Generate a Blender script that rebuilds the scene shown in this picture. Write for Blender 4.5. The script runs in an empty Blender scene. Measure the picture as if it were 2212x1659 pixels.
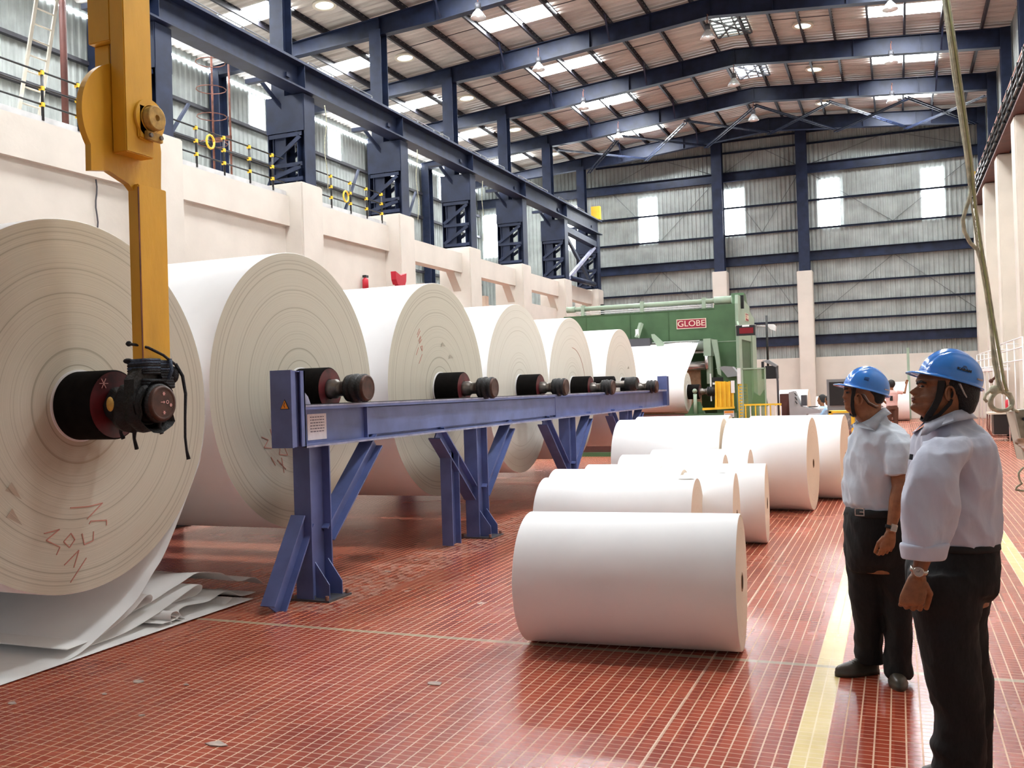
import bpy, bmesh, math, random
from mathutils import Vector, Matrix, noise
random.seed(7)
PI = math.pi
S = bpy.context.scene
COL = S.collection

# ------------------------------------------------------------------ camera
FPX, CX, CY = 2055.892, 1106.0, 829.5
RM = Matrix(((0.92613872, -0.03171833, -0.37584707),
             (0.37590691, -0.00428191, 0.92664754),
             (-0.03100106, -0.99948768, 0.00795749)))
CAM = Vector((0, 0, 1.65))
cd = bpy.data.cameras.new('camera'); cam = bpy.data.objects.new('camera', cd); COL.objects.link(cam)
cd.sensor_width = 36; cd.lens = FPX / 2212 * 36; cd.clip_end = 300; cd.clip_start = .05
cx_, cy_, cz_ = RM.col[0], -RM.col[1], -RM.col[2]
cam.matrix_world = Matrix(((cx_[0], cy_[0], cz_[0], 0), (cx_[1], cy_[1], cz_[1], 0), (cx_[2], cy_[2], cz_[2], 1.65), (0, 0, 0, 1)))
S.camera = cam
AX = Vector((0.9266, 0.376, 0)); BX = Vector((-0.376, 0.9266, 0)); ZX = Vector((0, 0, 1))

def W(u, v, dep):                      # a survey point taken at forward distance dep
    return CAM + (RM @ Vector(((u - CX) / FPX, (v - CY) / FPX, 1))) * dep

# ------------------------------------------------------------------ materials
def nodes(m):
    m.use_nodes = True
    nt = m.node_tree
    return nt, nt.nodes, nt.links, nt.nodes['Principled BSDF']

def mat(name, col, rough=.6, metal=0, var=0, vscale=6, bump=0, bscale=30, col2=None, spec=None, coat=0, stretch=None, sheen=0):
    m = bpy.data.materials.new(name)
    nt, N, L, b = nodes(m)
    b.inputs['Base Color'].default_value = (*col, 1)
    b.inputs['Roughness'].default_value = rough
    b.inputs['Metallic'].default_value = metal
    if spec is not None: b.inputs['Specular IOR Level'].default_value = spec
    if coat: b.inputs['Coat Weight'].default_value = coat; b.inputs['Coat Roughness'].default_value = .1
    if sheen: b.inputs['Sheen Weight'].default_value = sheen
    tc = N.new('ShaderNodeTexCoord'); src = tc.outputs['Object']
    if stretch:
        mp = N.new('ShaderNodeMapping'); mp.inputs['Scale'].default_value = stretch
        L.new(src, mp.inputs[0]); src = mp.outputs[0]
    if var or col2:
        n = N.new('ShaderNodeTexNoise'); n.inputs['Scale'].default_value = vscale; n.inputs['Detail'].default_value = 6
        L.new(src, n.inputs['Vector'])
        r = N.new('ShaderNodeValToRGB')
        c2 = col2 if col2 else tuple(max(0, c * (1 - var)) for c in col)
        c1 = col if col2 else tuple(min(1, c * (1 + var * .6)) for c in col)
        r.color_ramp.elements[0].position = .32; r.color_ramp.elements[1].position = .62
        r.color_ramp.elements[0].color = (*c2, 1); r.color_ramp.elements[1].color = (*c1, 1)
        L.new(n.outputs[0], r.inputs[0]); L.new(r.outputs[0], b.inputs['Base Color'])
    if bump:
        n = N.new('ShaderNodeTexNoise'); n.inputs['Scale'].default_value = bscale; n.inputs['Detail'].default_value = 4
        L.new(src, n.inputs['Vector'])
        bp = N.new('ShaderNodeBump'); bp.inputs['Strength'].default_value = bump; bp.inputs['Distance'].default_value = .02
        L.new(n.outputs[0], bp.inputs['Height']); L.new(bp.outputs[0], b.inputs['Normal'])
    return m

def emis(name, col, st):
    m = bpy.data.materials.new(name)
    nt, N, L, b = nodes(m)
    b.inputs['Base Color'].default_value = (*col, 1)
    b.inputs['Emission Color'].default_value = (*col, 1)
    b.inputs['Emission Strength'].default_value = st
    return m

M = {}
M['navy'] = mat('navy_steel_paint', (.011, .018, .046), .5, 0, .35, 3, spec=.35)
M['purlin'] = mat('dark_purlin_steel', (.020, .019, .026), .55, 0, .4, 3)
M['roof'] = mat('roof_sheet', (.52, .49, .455), .45, 0, .22, 1.2, stretch=(.4, 3, 1), spec=.4)
M['clad'] = mat('grey_green_cladding', (.30, .325, .31), .5, 0, .2, 1.5, spec=.4)
M['plaster'] = mat('cream_plaster', (.62, .57, .505), .9, 0, .06, 1.2, bump=.1, bscale=14)
M['plaster_r'] = mat('cream_pier_plaster', (.64, .59, .51), .9, 0, .08, 1.0, bump=.1, bscale=14)
M['soffit'] = mat('bare_concrete', (.62, .48, .38), .9, 0, .15, 4)
M['soffit2'] = mat('grey_concrete', (.50, .50, .50), .9, 0, .2, 3)
M['day'] = emis('daylight_sheet', (.93, .97, 1.0), 34)
M['dayw'] = emis('daylight_window', (.9, .95, 1.0), 14)
M['tie'] = mat('dull_grey_rod', (.13, .14, .14), .6)
M['disc'] = emis('daylight_disc', (.85, .95, .85), 3.0)
M['lampin'] = emis('lamp_bulb', (1, 1, 1), 4)
M['glassbell'] = mat('lamp_reflector', (.75, .78, .78), .25, .3)
M['blue'] = mat('blue_stand_paint', (.105, .14, .33), .42, 0, .22, 4, bump=.05, spec=.5)
M['bluel'] = mat('pale_rail_edge', (.33, .34, .46), .5, .2, .3, 8)
M['yel'] = mat('crane_yellow_paint', (.68, .36, .018), .45, 0, .18, 3, bump=.06, bscale=40, stretch=(1, 1, .35))
M['yel2'] = mat('rail_yellow_paint', (.83, .52, .03), .5, 0, .1, 4)
M['ochre'] = mat('worn_ochre_paint', (.45, .27, .05), .6, 0, .35, 20)
M['grease'] = mat('black_grease', (.005, .0045, .0045), .6, 0, .5, 20, bump=.4, bscale=60)
M['hub'] = mat('spool_black', (.005, .004, .0035), .85, 0, .5, 9, bump=.15, bscale=50, spec=.12)
M['hubred'] = mat('dark_red_spool_face', (.085, .006, .009), .5, .0, .6, 8)
M['steel'] = mat('worn_steel', (.22, .2, .18), .35, .8, .4, 12)
M['cap'] = mat('rusty_red_cap', (.065, .028, .019), .5, .3, .5, 14)
M['chalk'] = mat('chalk_mark', (.8, .45, .42), .9)
M['rope'] = mat('oily_rope', (.012, .013, .017), .8, 0, .5, 60, bump=.5, bscale=120)
M['bluerope'] = mat('blue_grey_rope', (.05, .075, .12), .8, 0, .5, 60, bump=.5, bscale=120)
M['paper'] = mat('white_paper', (.93, .93, .93), .75, 0, .02, 3, spec=.25)
M['paper2'] = mat('loose_white_paper', (.80, .80, .79), .7, 0, .03, 3, spec=.25)
M['core'] = mat('cardboard_core', (.30, .19, .11), .8, 0, .2, 12)
M['corein'] = mat('core_tunnel_shade', (.05, .03, .02), .9)
M['green'] = mat('machine_green', (.062, .13, .058), .45, 0, .15, 2, spec=.4)
M['greenl'] = mat('machine_light_green', (.30, .39, .29), .45, 0, .08, 3)
M['greend'] = mat('machine_dark_green', (.035, .09, .03), .5, 0, .2, 3)
M['black'] = mat('black_enamel', (.012, .012, .013), .4)
M['signred'] = mat('sign_red', (.28, .008, .03), .4)
M['cream'] = mat('sign_cream', (.75, .68, .52), .5)
M['white'] = mat('white_enamel', (.78, .78, .78), .5)
M['label'] = mat('paper_notice', (.72, .66, .68), .7, 0, .06, 30)
M['ink'] = mat('printed_ink', (.14, .12, .16), .7)
M['orange'] = mat('warning_orange', (.80, .28, .02), .5)
M['grey'] = mat('console_grey', (.36, .36, .37), .5, 0, .06, 3)
M['greyd'] = mat('dark_grey', (.07, .07, .08), .5)
M['brown'] = mat('oxide_brown', (.10, .03, .022), .6, 0, .25, 3)
M['rust'] = mat('rusty_steel', (.20, .075, .05), .7, 0, .45, 7)
M['alu'] = mat('aluminium_roller', (.62, .62, .63), .22, .9)
M['beige'] = mat('aged_aluminium', (.70, .66, .55), .45, .1)
M['skin'] = mat('brown_skin', (.25, .10, .042), .45, 0, .25, 25, bump=.08, bscale=200)
M['skin2'] = mat('tan_skin', (.29, .115, .048), .45, 0, .25, 25, bump=.08, bscale=200)
M['eye'] = mat('eye_white', (.16, .12, .10), .4)
M['lip'] = mat('lips', (.17, .06, .05), .5)
M['hair'] = mat('black_hair', (.006, .005, .005), .55, 0, .4, 60, bump=.5, bscale=150)
M['shirt'] = mat('pale_blue_shirt', (.56, .60, .72), .85, 0, .04, 14, bump=.22, bscale=9, stretch=(1.6, 1.6, .7), sheen=.2)
M['shirt2'] = mat('white_blue_shirt', (.60, .67, .76), .85, 0, .04, 14, bump=.25, bscale=9, stretch=(1.6, 1.6, .8), sheen=.2)
M['trouser'] = mat('black_trousers', (.0032, .0032, .0038), .85, 0, .5, 90, bump=.35, bscale=14, stretch=(1.6, 1.6, .6))
M['shoe'] = mat('dusty_black_leather', (.055, .045, .032), .38, 0, .4, 14)
M['helmet'] = mat('glossy_blue_plastic', (.035, .25, .80), .2, 0, .08, 12, spec=.6, coat=.5)
M['strap'] = mat('black_strap', (.008, .008, .008), .8)
M['susp'] = mat('grey_harness', (.42, .41, .38), .6, 0, .2, 40)
M['watch'] = mat('watch_metal', (.55, .52, .47), .25, .9)
M['dial'] = mat('watch_dial', (.45, .42, .38), .3)
M['skyshirt'] = mat('sky_blue_shirt', (.38, .60, .85), .85)
M['pinkshirt'] = mat('pink_shirt', (.72, .46, .43), .85)
M['brownp'] = mat('brown_trousers', (.10, .04, .025), .85)
M['cable'] = mat('grey_green_cable', (.48, .47, .33), .6, 0, .3, 25, bump=.3, bscale=60)
M['cableg'] = mat('yellow_green_wire', (.42, .44, .20), .6)
M['chain'] = mat('old_chain', (.17, .14, .10), .5, .6, .4, 30)
M['red'] = mat('safety_red', (.50, .012, .03), .5)
M['paneltan'] = mat('scuffed_metal_box', (.30, .27, .20), .4, .3, .25, 20)
M['fringe'] = mat('anodised_grey', (.25, .26, .27), .4, .4)
M['redled'] = mat('dark_red_display', (.18, .004, .010), .25)
M['cement'] = mat('cement_dust', (.42, .33, .28), .9, 0, .25, 18)

# reel end: rings of wound paper, seen edge-on
def endmat(name, base, dark, hubdirt=0, seed=0.0):
    m = bpy.data.materials.new(name)
    nt, N, L, b = nodes(m)
    b.inputs['Roughness'].default_value = .85; b.inputs['Specular IOR Level'].default_value = .2
    tc = N.new('ShaderNodeTexCoord'); sp = N.new('ShaderNodeSeparateXYZ'); L.new(tc.outputs['Object'], sp.inputs[0])
    cb = N.new('ShaderNodeCombineXYZ'); L.new(sp.outputs[1], cb.inputs[1]); L.new(sp.outputs[2], cb.inputs[2])
    nz = N.new('ShaderNodeTexNoise'); nz.inputs['Scale'].default_value = 1.3; L.new(cb.outputs[0], nz.inputs['Vector'])
    ln = N.new('ShaderNodeVectorMath'); ln.operation = 'LENGTH'; L.new(cb.outputs[0], ln.inputs[0])
    ad = N.new('ShaderNodeMath'); ad.operation = 'MULTIPLY_ADD'; ad.inputs[1].default_value = .018
    L.new(nz.outputs[0], ad.inputs[0]); L.new(ln.outputs['Value'], ad.inputs[2])
    cols = []
    for k, (sc, lo, hi) in enumerate(((150, .35, .75), (38, .25, .42), (420, .3, .8))):
        n = N.new('ShaderNodeTexNoise'); n.noise_dimensions = '1D'; n.inputs['Detail'].default_value = 2
        n.inputs['Scale'].default_value = sc
        o = N.new('ShaderNodeMath'); o.operation = 'ADD'; o.inputs[1].default_value = seed + k * 3.1
        L.new(ad.outputs[0], o.inputs[0]); L.new(o.outputs[0], n.inputs['W'])
        mr = N.new('ShaderNodeMapRange'); mr.inputs[1].default_value = lo; mr.inputs[2].default_value = hi
        L.new(n.outputs[0], mr.inputs[0]); cols.append(mr)
    mx = N.new('ShaderNodeMix'); mx.data_type = 'RGBA'
    mx.inputs[6].default_value = (*dark, 1); mx.inputs[7].default_value = (*base, 1)
    mu = N.new('ShaderNodeMath'); mu.operation = 'MULTIPLY_ADD'; mu.inputs[1].default_value = .34; 
    L.new(cols[0].outputs[0], mu.inputs[0]); L.new(cols[1].outputs[0], mu.inputs[2]); 
    m2 = N.new('ShaderNodeMath'); m2.operation = 'MULTIPLY'; m2.inputs[1].default_value = .75
    L.new(mu.outputs[0], m2.inputs[0])
    L.new(m2.outputs[0], mx.inputs[0])
    out = mx.outputs[2]
    if hubdirt:
        gr = N.new('ShaderNodeMapRange'); gr.inputs[1].default_value = .24; gr.inputs[2].default_value = .62; gr.inputs[3].default_value = hubdirt; gr.inputs[4].default_value = 0
        L.new(ln.outputs['Value'], gr.inputs[0])
        n3 = N.new('ShaderNodeTexNoise'); n3.inputs['Scale'].default_value = 4; L.new(cb.outputs[0], n3.inputs['Vector'])
        dn = N.new('ShaderNodeMapRange'); dn.inputs[1].default_value = .0; dn.inputs[2].default_value = -.35
        L.new(sp.outputs[2], dn.inputs[0])
        mm = N.new('ShaderNodeMath'); mm.operation = 'MULTIPLY'; L.new(gr.outputs[0], mm.inputs[0]); L.new(n3.outputs[0], mm.inputs[1])
        m4 = N.new('ShaderNodeMath'); m4.operation = 'MULTIPLY'; L.new(mm.outputs[0], m4.inputs[0]); L.new(dn.outputs[0], m4.inputs[1])
        mx2 = N.new('ShaderNodeMix'); mx2.data_type = 'RGBA'; mx2.inputs[7].default_value = (.22, .12, .06, 1)
        L.new(m4.outputs[0], mx2.inputs[0]); L.new(out, mx2.inputs[6]); out = mx2.outputs[2]
    L.new(out, b.inputs['Base Color'])
    bp = N.new('ShaderNodeBump'); bp.inputs['Strength'].default_value = .08; bp.inputs['Distance'].default_value = .01
    L.new(cols[0].outputs[0], bp.inputs['Height']); L.new(bp.outputs[0], b.inputs['Normal'])
    return m
M['end'] = endmat('wound_paper_edges', (.60, .575, .48), (.36, .335, .265), 1.2)
M['end2'] = endmat('wound_paper_edges_light', (.72, .70, .62), (.55, .52, .44), .2, 5.0)
M['rollend'] = endmat('roll_end_paper', (.80, .70, .58), (.72, .60, .47), 0, 9.0)

# floor: red grooved tiles, two yellow lines, one filled joint
def floormat():
    m = bpy.data.materials.new('red_floor_tiles')
    nt, N, L, b = nodes(m)
    g = N.new('ShaderNodeNewGeometry'); sp = N.new('ShaderNodeSeparateXYZ'); L.new(g.outputs['Position'], sp.inputs[0])
    def mth(op, a, c=None, d=None, clamp=False):
        n = N.new('ShaderNodeMath'); n.operation = op; n.use_clamp = clamp
        for i, v in enumerate((a, c, d)):
            if v is None: continue
            if isinstance(v, (int, float)): n.inputs[i].default_value = v
            else: L.new(v, n.inputs[i])
        return n.outputs[0]
    X, Y = sp.outputs[0], sp.outputs[1]
    def line(src, period, half, off=0):
        a = mth('ADD', src, off + 100 * period)
        f = mth('PINGPONG', a, period / 2)          # 0 at a joint
        return mth('LESS_THAN', f, half)
    def band(src, lo, hi):
        return mth('MULTIPLY', mth('GREATER_THAN', src, lo), mth('LESS_THAN', src, hi))
    jx = line(X, .0675, .0037, .49)
    jy = line(Y, .052, .0019)
    jb = line(Y, .312, .0028)
    j = mth('MAXIMUM', jx, mth('MAXIMUM', jb, mth('MULTIPLY', jy, .9)))
    nz = N.new('ShaderNodeTexNoise'); nz.inputs['Scale'].default_value = 1.1; nz.inputs['Detail'].default_value = 5; L.new(g.outputs['Position'], nz.inputs['Vector'])
    # colour per tile
    fl = N.new('ShaderNodeVectorMath'); fl.operation = 'SNAP'; fl.inputs[1].default_value = (.0675, .312, 1)
    L.new(g.outputs['Position'], fl.inputs[0])
    wn = N.new('ShaderNodeTexWhiteNoise'); wn.noise_dimensions = '3D'; L.new(fl.outputs[0], wn.inputs['Vector'])
    ra = N.new('ShaderNodeValToRGB'); e = ra.color_ramp.elements
    e[0].color = (.25, .030, .014, 1); e[1].color = (.40, .072, .032, 1); e[0].position = .1; e[1].position = .9
    mixv = mth('ADD', mth('MULTIPLY', wn.outputs[0], .55), mth('MULTIPLY', nz.outputs[0], .6))
    L.new(mth('SUBTRACT', mixv, .1), ra.inputs[0])
    def mix(fac, a, c):
        n = N.new('ShaderNodeMix'); n.data_type = 'RGBA'
        L.new(fac, n.inputs[0])
        for i, v in ((6, a), (7, c)):
            if isinstance(v, tuple): n.inputs[i].default_value = (*v, 1)
            else: L.new(v, n.inputs[i])
        return n.outputs[2]
    n2 = N.new('ShaderNodeTexNoise'); n2.inputs['Scale'].default_value = 9; n2.inputs['Detail'].default_value = 6; L.new(g.outputs['Position'], n2.inputs['Vector'])
    grout = mix(n2.outputs[0], (.50, .24, .13), (.74, .52, .34))
    c = mix(j, ra.outputs[0], grout)
    ylw = mix(n2.outputs[0], (.62, .45, .13), (.80, .66, .34))
    ylw = mix(mth('MULTIPLY', j, .6), ylw, (.72, .62, .42))
    c = mix(band(X, -.492, -.355), c, ylw)
    c = mix(band(X, .862, .995), c, ylw)
    wob = mth('ADD', Y, mth('MULTIPLY', n2.outputs[0], .012))
    c = mix(mth('MULTIPLY', band(wob, 5.775, 5.825), .85), c, (.42, .36, .24))
    c = mix(mth('MULTIPLY', band(X, -1.10, -1.085), .7), c, (.72, .52, .38))
    # cement spills near the stand legs and scattered chips
    v = N.new('ShaderNodeTexVoronoi'); v.inputs['Scale'].default_value = 1.1; L.new(g.outputs['Position'], v.inputs['Vector'])
    nn = N.new('ShaderNodeTexNoise'); nn.inputs['Scale'].default_value = 30; L.new(g.outputs['Position'], nn.inputs['Vector'])
    ch = mth('LESS_THAN', mth('ADD', v.outputs['Distance'], mth('MULTIPLY', nn.outputs[0], .06)), .065)
    c = mix(mth('MULTIPLY', ch, .8), c, (.62, .52, .44))
    dust = mth('MULTIPLY', band(X, -4.75, -4.05), mth('GREATER_THAN', n2.outputs[0], .5))
    dust = mth('MULTIPLY', dust, mth('GREATER_THAN', Y, 6.2))
    dust = mth('MULTIPLY', dust, mth('LESS_THAN', Y, 13))
    c = mix(mth('MULTIPLY', dust, .45), c, (.46, .30, .24))
    L.new(c, b.inputs['Base Color'])
    ro = N.new('ShaderNodeMapRange'); ro.inputs[3].default_value = .17; ro.inputs[4].default_value = .34
    L.new(nz.outputs[0], ro.inputs[0])
    L.new(mth('ADD', ro.outputs[0], mth('MULTIPLY', j, .3)), b.inputs['Roughness'])
    b.inputs['Specular IOR Level'].default_value = .55
    bp = N.new('ShaderNodeBump'); bp.inputs['Strength'].default_value = .25; bp.inputs['Distance'].default_value = .004; bp.invert = True
    L.new(mth('ADD', j, mth('MULTIPLY', n2.outputs[0], .25)), bp.inputs['Height']); L.new(bp.outputs[0], b.inputs['Normal'])
    return m
M['floor'] = floormat()

def glassmat():
    m = bpy.data.materials.new('green_tinted_guard')
    nt, N, L, b = nodes(m)
    b.inputs['Base Color'].default_value = (.16, .28, .13, 1); b.inputs['Roughness'].default_value = .1
    b.inputs['Alpha'].default_value = .5
    return m
M['guard'] = glassmat()

# ------------------------------------------------------------------ mesh builder
class MB:
    def __init__(s): s.v = []; s.f = []; s.sm = []
    def add(s, vs, fs, smooth=False):
        o = len(s.v); s.v += [Vector(v) for v in vs]
        for f in fs: s.f.append([i + o for i in f]); s.sm.append(smooth)
        return s
    def box(s, a, b):
        x0, y0, z0 = [min(p, q) for p, q in zip(a, b)]; x1, y1, z1 = [max(p, q) for p, q in zip(a, b)]
        return s.add([(x0, y0, z0), (x1, y0, z0), (x1, y1, z0), (x0, y1, z0), (x0, y0, z1), (x1, y0, z1), (x1, y1, z1), (x0, y1, z1)],
                     [(0, 3, 2, 1), (4, 5, 6, 7), (0, 1, 5, 4), (1, 2, 6, 5), (2, 3, 7, 6), (3, 0, 4, 7)])
    def bar(s, p, q, w, h, ref=(0, 0, 1)):       # box section from p to q
        p, q = Vector(p), Vector(q); t = (q - p).normalized(); r = Vector(ref)
        a = t.cross(r)
        if a.length < 1e-4: a = t.cross(Vector((1, 0, 0)))
        a.normalize(); b = a.cross(t)
        vs = [c + a * i * w / 2 + b * j * h / 2 for c in (p, q) for i, j in ((-1, -1), (1, -1), (1, 1), (-1, 1))]
        return s.add(vs, [(0, 3, 2, 1), (4, 5, 6, 7), (0, 1, 5, 4), (1, 2, 6, 5), (2, 3, 7, 6), (3, 0, 4, 7)])
    def chan(s, p, q, w, d, t=.012, ref=(0, 0, 1)):   # I section: w across flanges, d deep along ref
        p, q = Vector(p), Vector(q); tt = (q - p).normalized(); r = Vector(ref)
        a = tt.cross(r).normalized(); b = a.cross(tt).normalized()
        for sg in (-1, 1): s.bar(p + b * sg * (d / 2 - t / 2), q + b * sg * (d / 2 - t / 2), w, t, ref)
        s.bar(p, q, t, d - 2 * t, ref)
        return s
    def tube(s, pts, r, n=10, ref=(0, 0, 1), cap=True, r2=None, smooth=True):
        pts = [Vector(p) for p in pts]; m = len(pts)
        rs = r if isinstance(r, (list, tuple)) else [r] * m
        r2s = r2 if isinstance(r2, (list, tuple)) else ([r2] * m if r2 else rs)
        vs = []; pa = None
        for i, p in enumerate(pts):
            t = (pts[min(i + 1, m - 1)] - pts[max(i - 1, 0)]).normalized()
            if pa is None:
                a = t.cross(Vector(ref))
                if a.length < 1e-3: a = t.cross(Vector((1, 0, 0)))
            else: a = pa - t * pa.dot(t)
            a.normalize(); pa = a; b = a.cross(t)
            for k in range(n):
                an = 2 * PI * k / n
                vs.append(p + a * math.cos(an) * rs[i] + b * math.sin(an) * r2s[i])
        fs = [(i * n + k, i * n + (k + 1) % n, (i + 1) * n + (k + 1) % n, (i + 1) * n + k) for i in range(m - 1) for k in range(n)]
        s.add(vs, fs, smooth)
        if cap:
            o = len(s.v) - len(vs)
            s.f.append([o + k for k in range(n)][::-1]); s.sm.append(False)
            s.f.append([o + (m - 1) * n + k for k in range(n)]); s.sm.append(False)
        return s
    def lathe(s, prof, n=48, axis='X', c=(0, 0, 0), smooth=True, sharp=True):   # prof: (along, radius)
        c = Vector(c)
        def pt(a, r, k):
            an = 2 * PI * k / n; u, w = r * math.cos(an), r * math.sin(an)
            return c + Vector({'X': (a, u, w), 'Y': (u, a, w), 'Z': (u, w, a)}[axis])
        for (a0, r0), (a1, r1) in zip(prof[:-1], prof[1:]):
            vs = [pt(a0, r0, k) for k in range(n)] + [pt(a1, r1, k) for k in range(n)]
            flat = abs(a0 - a1) < 1e-6
            s.add(vs, [(k, (k + 1) % n, n + (k + 1) % n, n + k) for k in range(n)], smooth and not flat)
        return s
    def prism(s, poly, a, b, axis='X'):        # poly in the two other coordinates
        def mk(p, q):
            return {'X': (q, p[0], p[1]), 'Y': (p[0], q, p[1]), 'Z': (p[0], p[1], q)}[axis]
        n = len(poly)
        vs = [mk(p, a) for p in poly] + [mk(p, b) for p in poly]
        return s.add(vs, [tuple(range(n))[::-1], tuple(range(n, 2 * n))] + [(k, (k + 1) % n, n + (k + 1) % n, n + k) for k in range(n)])
    def sheet(s, prof, x0, x1, th=.004, smooth=True, nx=1, skew=0, warp=0):   # ribbon in yz extruded along x
        prof = [Vector((0, p[0], p[1])) for p in prof]; n = len(prof); vs = []
        for side in (0, 1):
            for i in range(nx + 1):
                x = x0 + (x1 - x0) * i / nx
                for k, p in enumerate(prof):
                    t = (prof[min(k + 1, n - 1)] - prof[max(k - 1, 0)]).normalized(); nn = Vector((0, -t.z, t.y))
                    w = warp * noise.noise(Vector((x * 1.1, p.y * 2, k * .13)))
                    vs.append(Vector((x + skew * k / n, p.y, p.z + w)) + nn * th * side)
        fs = []; A = (nx + 1) * n
        for i in range(nx):
            for k in range(n - 1):
                q = [i * n + k, i * n + k + 1, (i + 1) * n + k + 1, (i + 1) * n + k]
                fs.append(q); fs.append([A + j for j in q][::-1])
        for i in range(nx):
            for k in (0, n - 1): fs.append([i * n + k, (i + 1) * n + k, A + (i + 1) * n + k, A + i * n + k])
        for k in range(n - 1):
            for i in (0, nx): fs.append([i * n + k, i * n + k + 1, A + i * n + k + 1, A + i * n + k])
        return s.add(vs, fs, smooth)
    def ball(s, c, r, n=16, m=10, sc=(1, 1, 1)):
        c = Vector(c); vs = []
        for i in range(m + 1):
            th = PI * i / m
            for k in range(n):
                an = 2 * PI * k / n
                vs.append(c + Vector((r * sc[0] * math.sin(th) * math.cos(an), r * sc[1] * math.sin(th) * math.sin(an), r * sc[2] * math.cos(th))))
        return s.add(vs, [(i * n + k, (i + 1) * n + k, (i + 1) * n + (k + 1) % n, i * n + (k + 1) % n) for i in range(m) for k in range(n)], True)
    def xf(s, mtx):
        s.v = [mtx @ v for v in s.v]; return s
    def build(s, name, m, parent=None, org=None, bevel=0):
        me = bpy.data.meshes.new(name)
        o = bpy.data.objects.new(name, me); COL.objects.link(o)
        base = Vector((0, 0, 0))
        if parent is not None:
            base = WL[parent.name]
        off = Vector(org) if org is not None else (base.copy() if parent is not None else None)
        if off is None:
            zmin = min(v.z for v in s.v); off = Vector((sum(v.x for v in s.v) / len(s.v), sum(v.y for v in s.v) / len(s.v), zmin))
        me.from_pydata([v - off for v in s.v], [], s.f)
        me.polygons.foreach_set('use_smooth', s.sm)
        me.materials.append(m if not isinstance(m, str) else M[m])
        bm = bmesh.new(); bm.from_mesh(me)
        bmesh.ops.remove_doubles(bm, verts=bm.verts, dist=.00002)
        bmesh.ops.recalc_face_normals(bm, faces=bm.faces)
        if bevel:
            bmesh.ops.bevel(bm, geom=[e for e in bm.edges if len(e.link_faces) == 2 and e.calc_face_angle(0) > .5], offset=bevel, segments=2, affect='EDGES')
        bm.to_mesh(me); bm.free()
        o.location = off - base
        if parent is not None: o.parent = parent
        WL[o.name] = off
        return o
WL = {}

def empty(name, loc, rz=0):
    o = bpy.data.objects.new(name, None); COL.objects.link(o); o.location = loc; o.rotation_euler = (0, 0, rz)
    o.empty_display_size = .1
    WL[o.name] = Vector(loc)
    return o
def tag(o, label, cat, group=None, kind=None):
    o['label'] = label; o['category'] = cat
    if group: o['group'] = group
    if kind: o['kind'] = kind
    return o
def struct(o, label=None):
    o['kind'] = 'structure'
    if label: o['label'] = label
    return o
def copy_tree(o, parent=None):
    c = o.copy(); COL.objects.link(c); c.parent = parent
    for ch in list(o.children): copy_tree(ch, c)
    return c
def textmesh(name, body, size, m, parent, mtx, ext=.004, wide=1.0, offset=0.0):
    cu = bpy.data.curves.new(name, 'FONT'); cu.body = body; cu.size = size; cu.extrude = ext; cu.align_x = 'CENTER'; cu.align_y = 'CENTER'; cu.offset = offset
    t = bpy.data.objects.new(name, cu); COL.objects.link(t)
    dg = bpy.context.evaluated_depsgraph_get(); dg.update()
    me = bpy.data.meshes.new_from_object(t.evaluated_get(dg))
    bpy.data.objects.remove(t)
    for v in me.vertices: v.co = mtx(Vector((v.co.x * wide, v.co.y, v.co.z))) - WL[parent.name]
    me.materials.clear(); me.materials.append(M[m])
    o = bpy.data.objects.new(name, me); COL.objects.link(o); o.parent = parent
    WL[o.name] = WL[parent.name].copy()
    return o

ORD = ['first', 'second', 'third', 'fourth', 'fifth', 'sixth', 'seventh', 'eighth', 'ninth', 'tenth', 'eleventh', 'twelfth', 'thirteenth', 'fourteenth', 'fifteenth', 'sixteenth', 'seventeenth', 'eighteenth', 'nineteenth', 'twentieth', 'twenty-first', 'twenty-second', 'twenty-third', 'twenty-fourth']

# ------------------------------------------------------------------ setting
YB, YF = -7.0, 43.6                 # back opening and far wall
XL, XR = -19.3, 3.55
def rz(x): return 13.05 - .085 * abs(x + 4.8)       # top of the roof frames
FR = [4.8, 9.5, 14.2, 18.9, 23.6, 28.25, 32.9, 37.5, 42.1]

m = MB().box((XL, YB, -.2), (XR + .4, YF + .3, 0)); struct(m.build('floor', 'floor', org=(0, 0, 0)), 'red grooved tile floor with two yellow lines')

def corr(length, pitch, depth):      # trapezoid rib profile: (along, depth)
    out = []; n = int(length / pitch)
    for i in range(n + 1):
        a = i * pitch
        for da, d in ((0, 0), (.12, 0), (.30, 1), (.62, 1), (.80, 0)):
            if a + da * pitch <= length: out.append((a + da * pitch, d * depth))
    return out
# roof: ribs run across the hall (down both slopes)
vs = []; fs = []
P = corr(YF - YB, .24, -.055); nP = len(P)
for x in (XL - .2, -4.8, XR + .2):
    for a, d in P: vs.append((x, YB + a, rz(x) + .24 + d))
for r in range(2):
    for k in range(nP - 1): fs.append((r * nP + k, r * nP + k + 1, (r + 1) * nP + k + 1, (r + 1) * nP + k))
top = MB().add(vs, fs)
# a thin outer skin gives the roof its thickness
for xa, xb in ((XL - .2, -4.8), (-4.8, XR + .2)):
    top.add([(xa, YB, rz(xa) + .30), (xb, YB, rz(xb) + .30), (xb, YF, rz(xb) + .30), (xa, YF, rz(xa) + .30)], [(0, 1, 2, 3)])
struct(top.build('ceiling', 'roof', org=(0, 0, 0)), 'ribbed metal roof sheeting over the hall')

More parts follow.
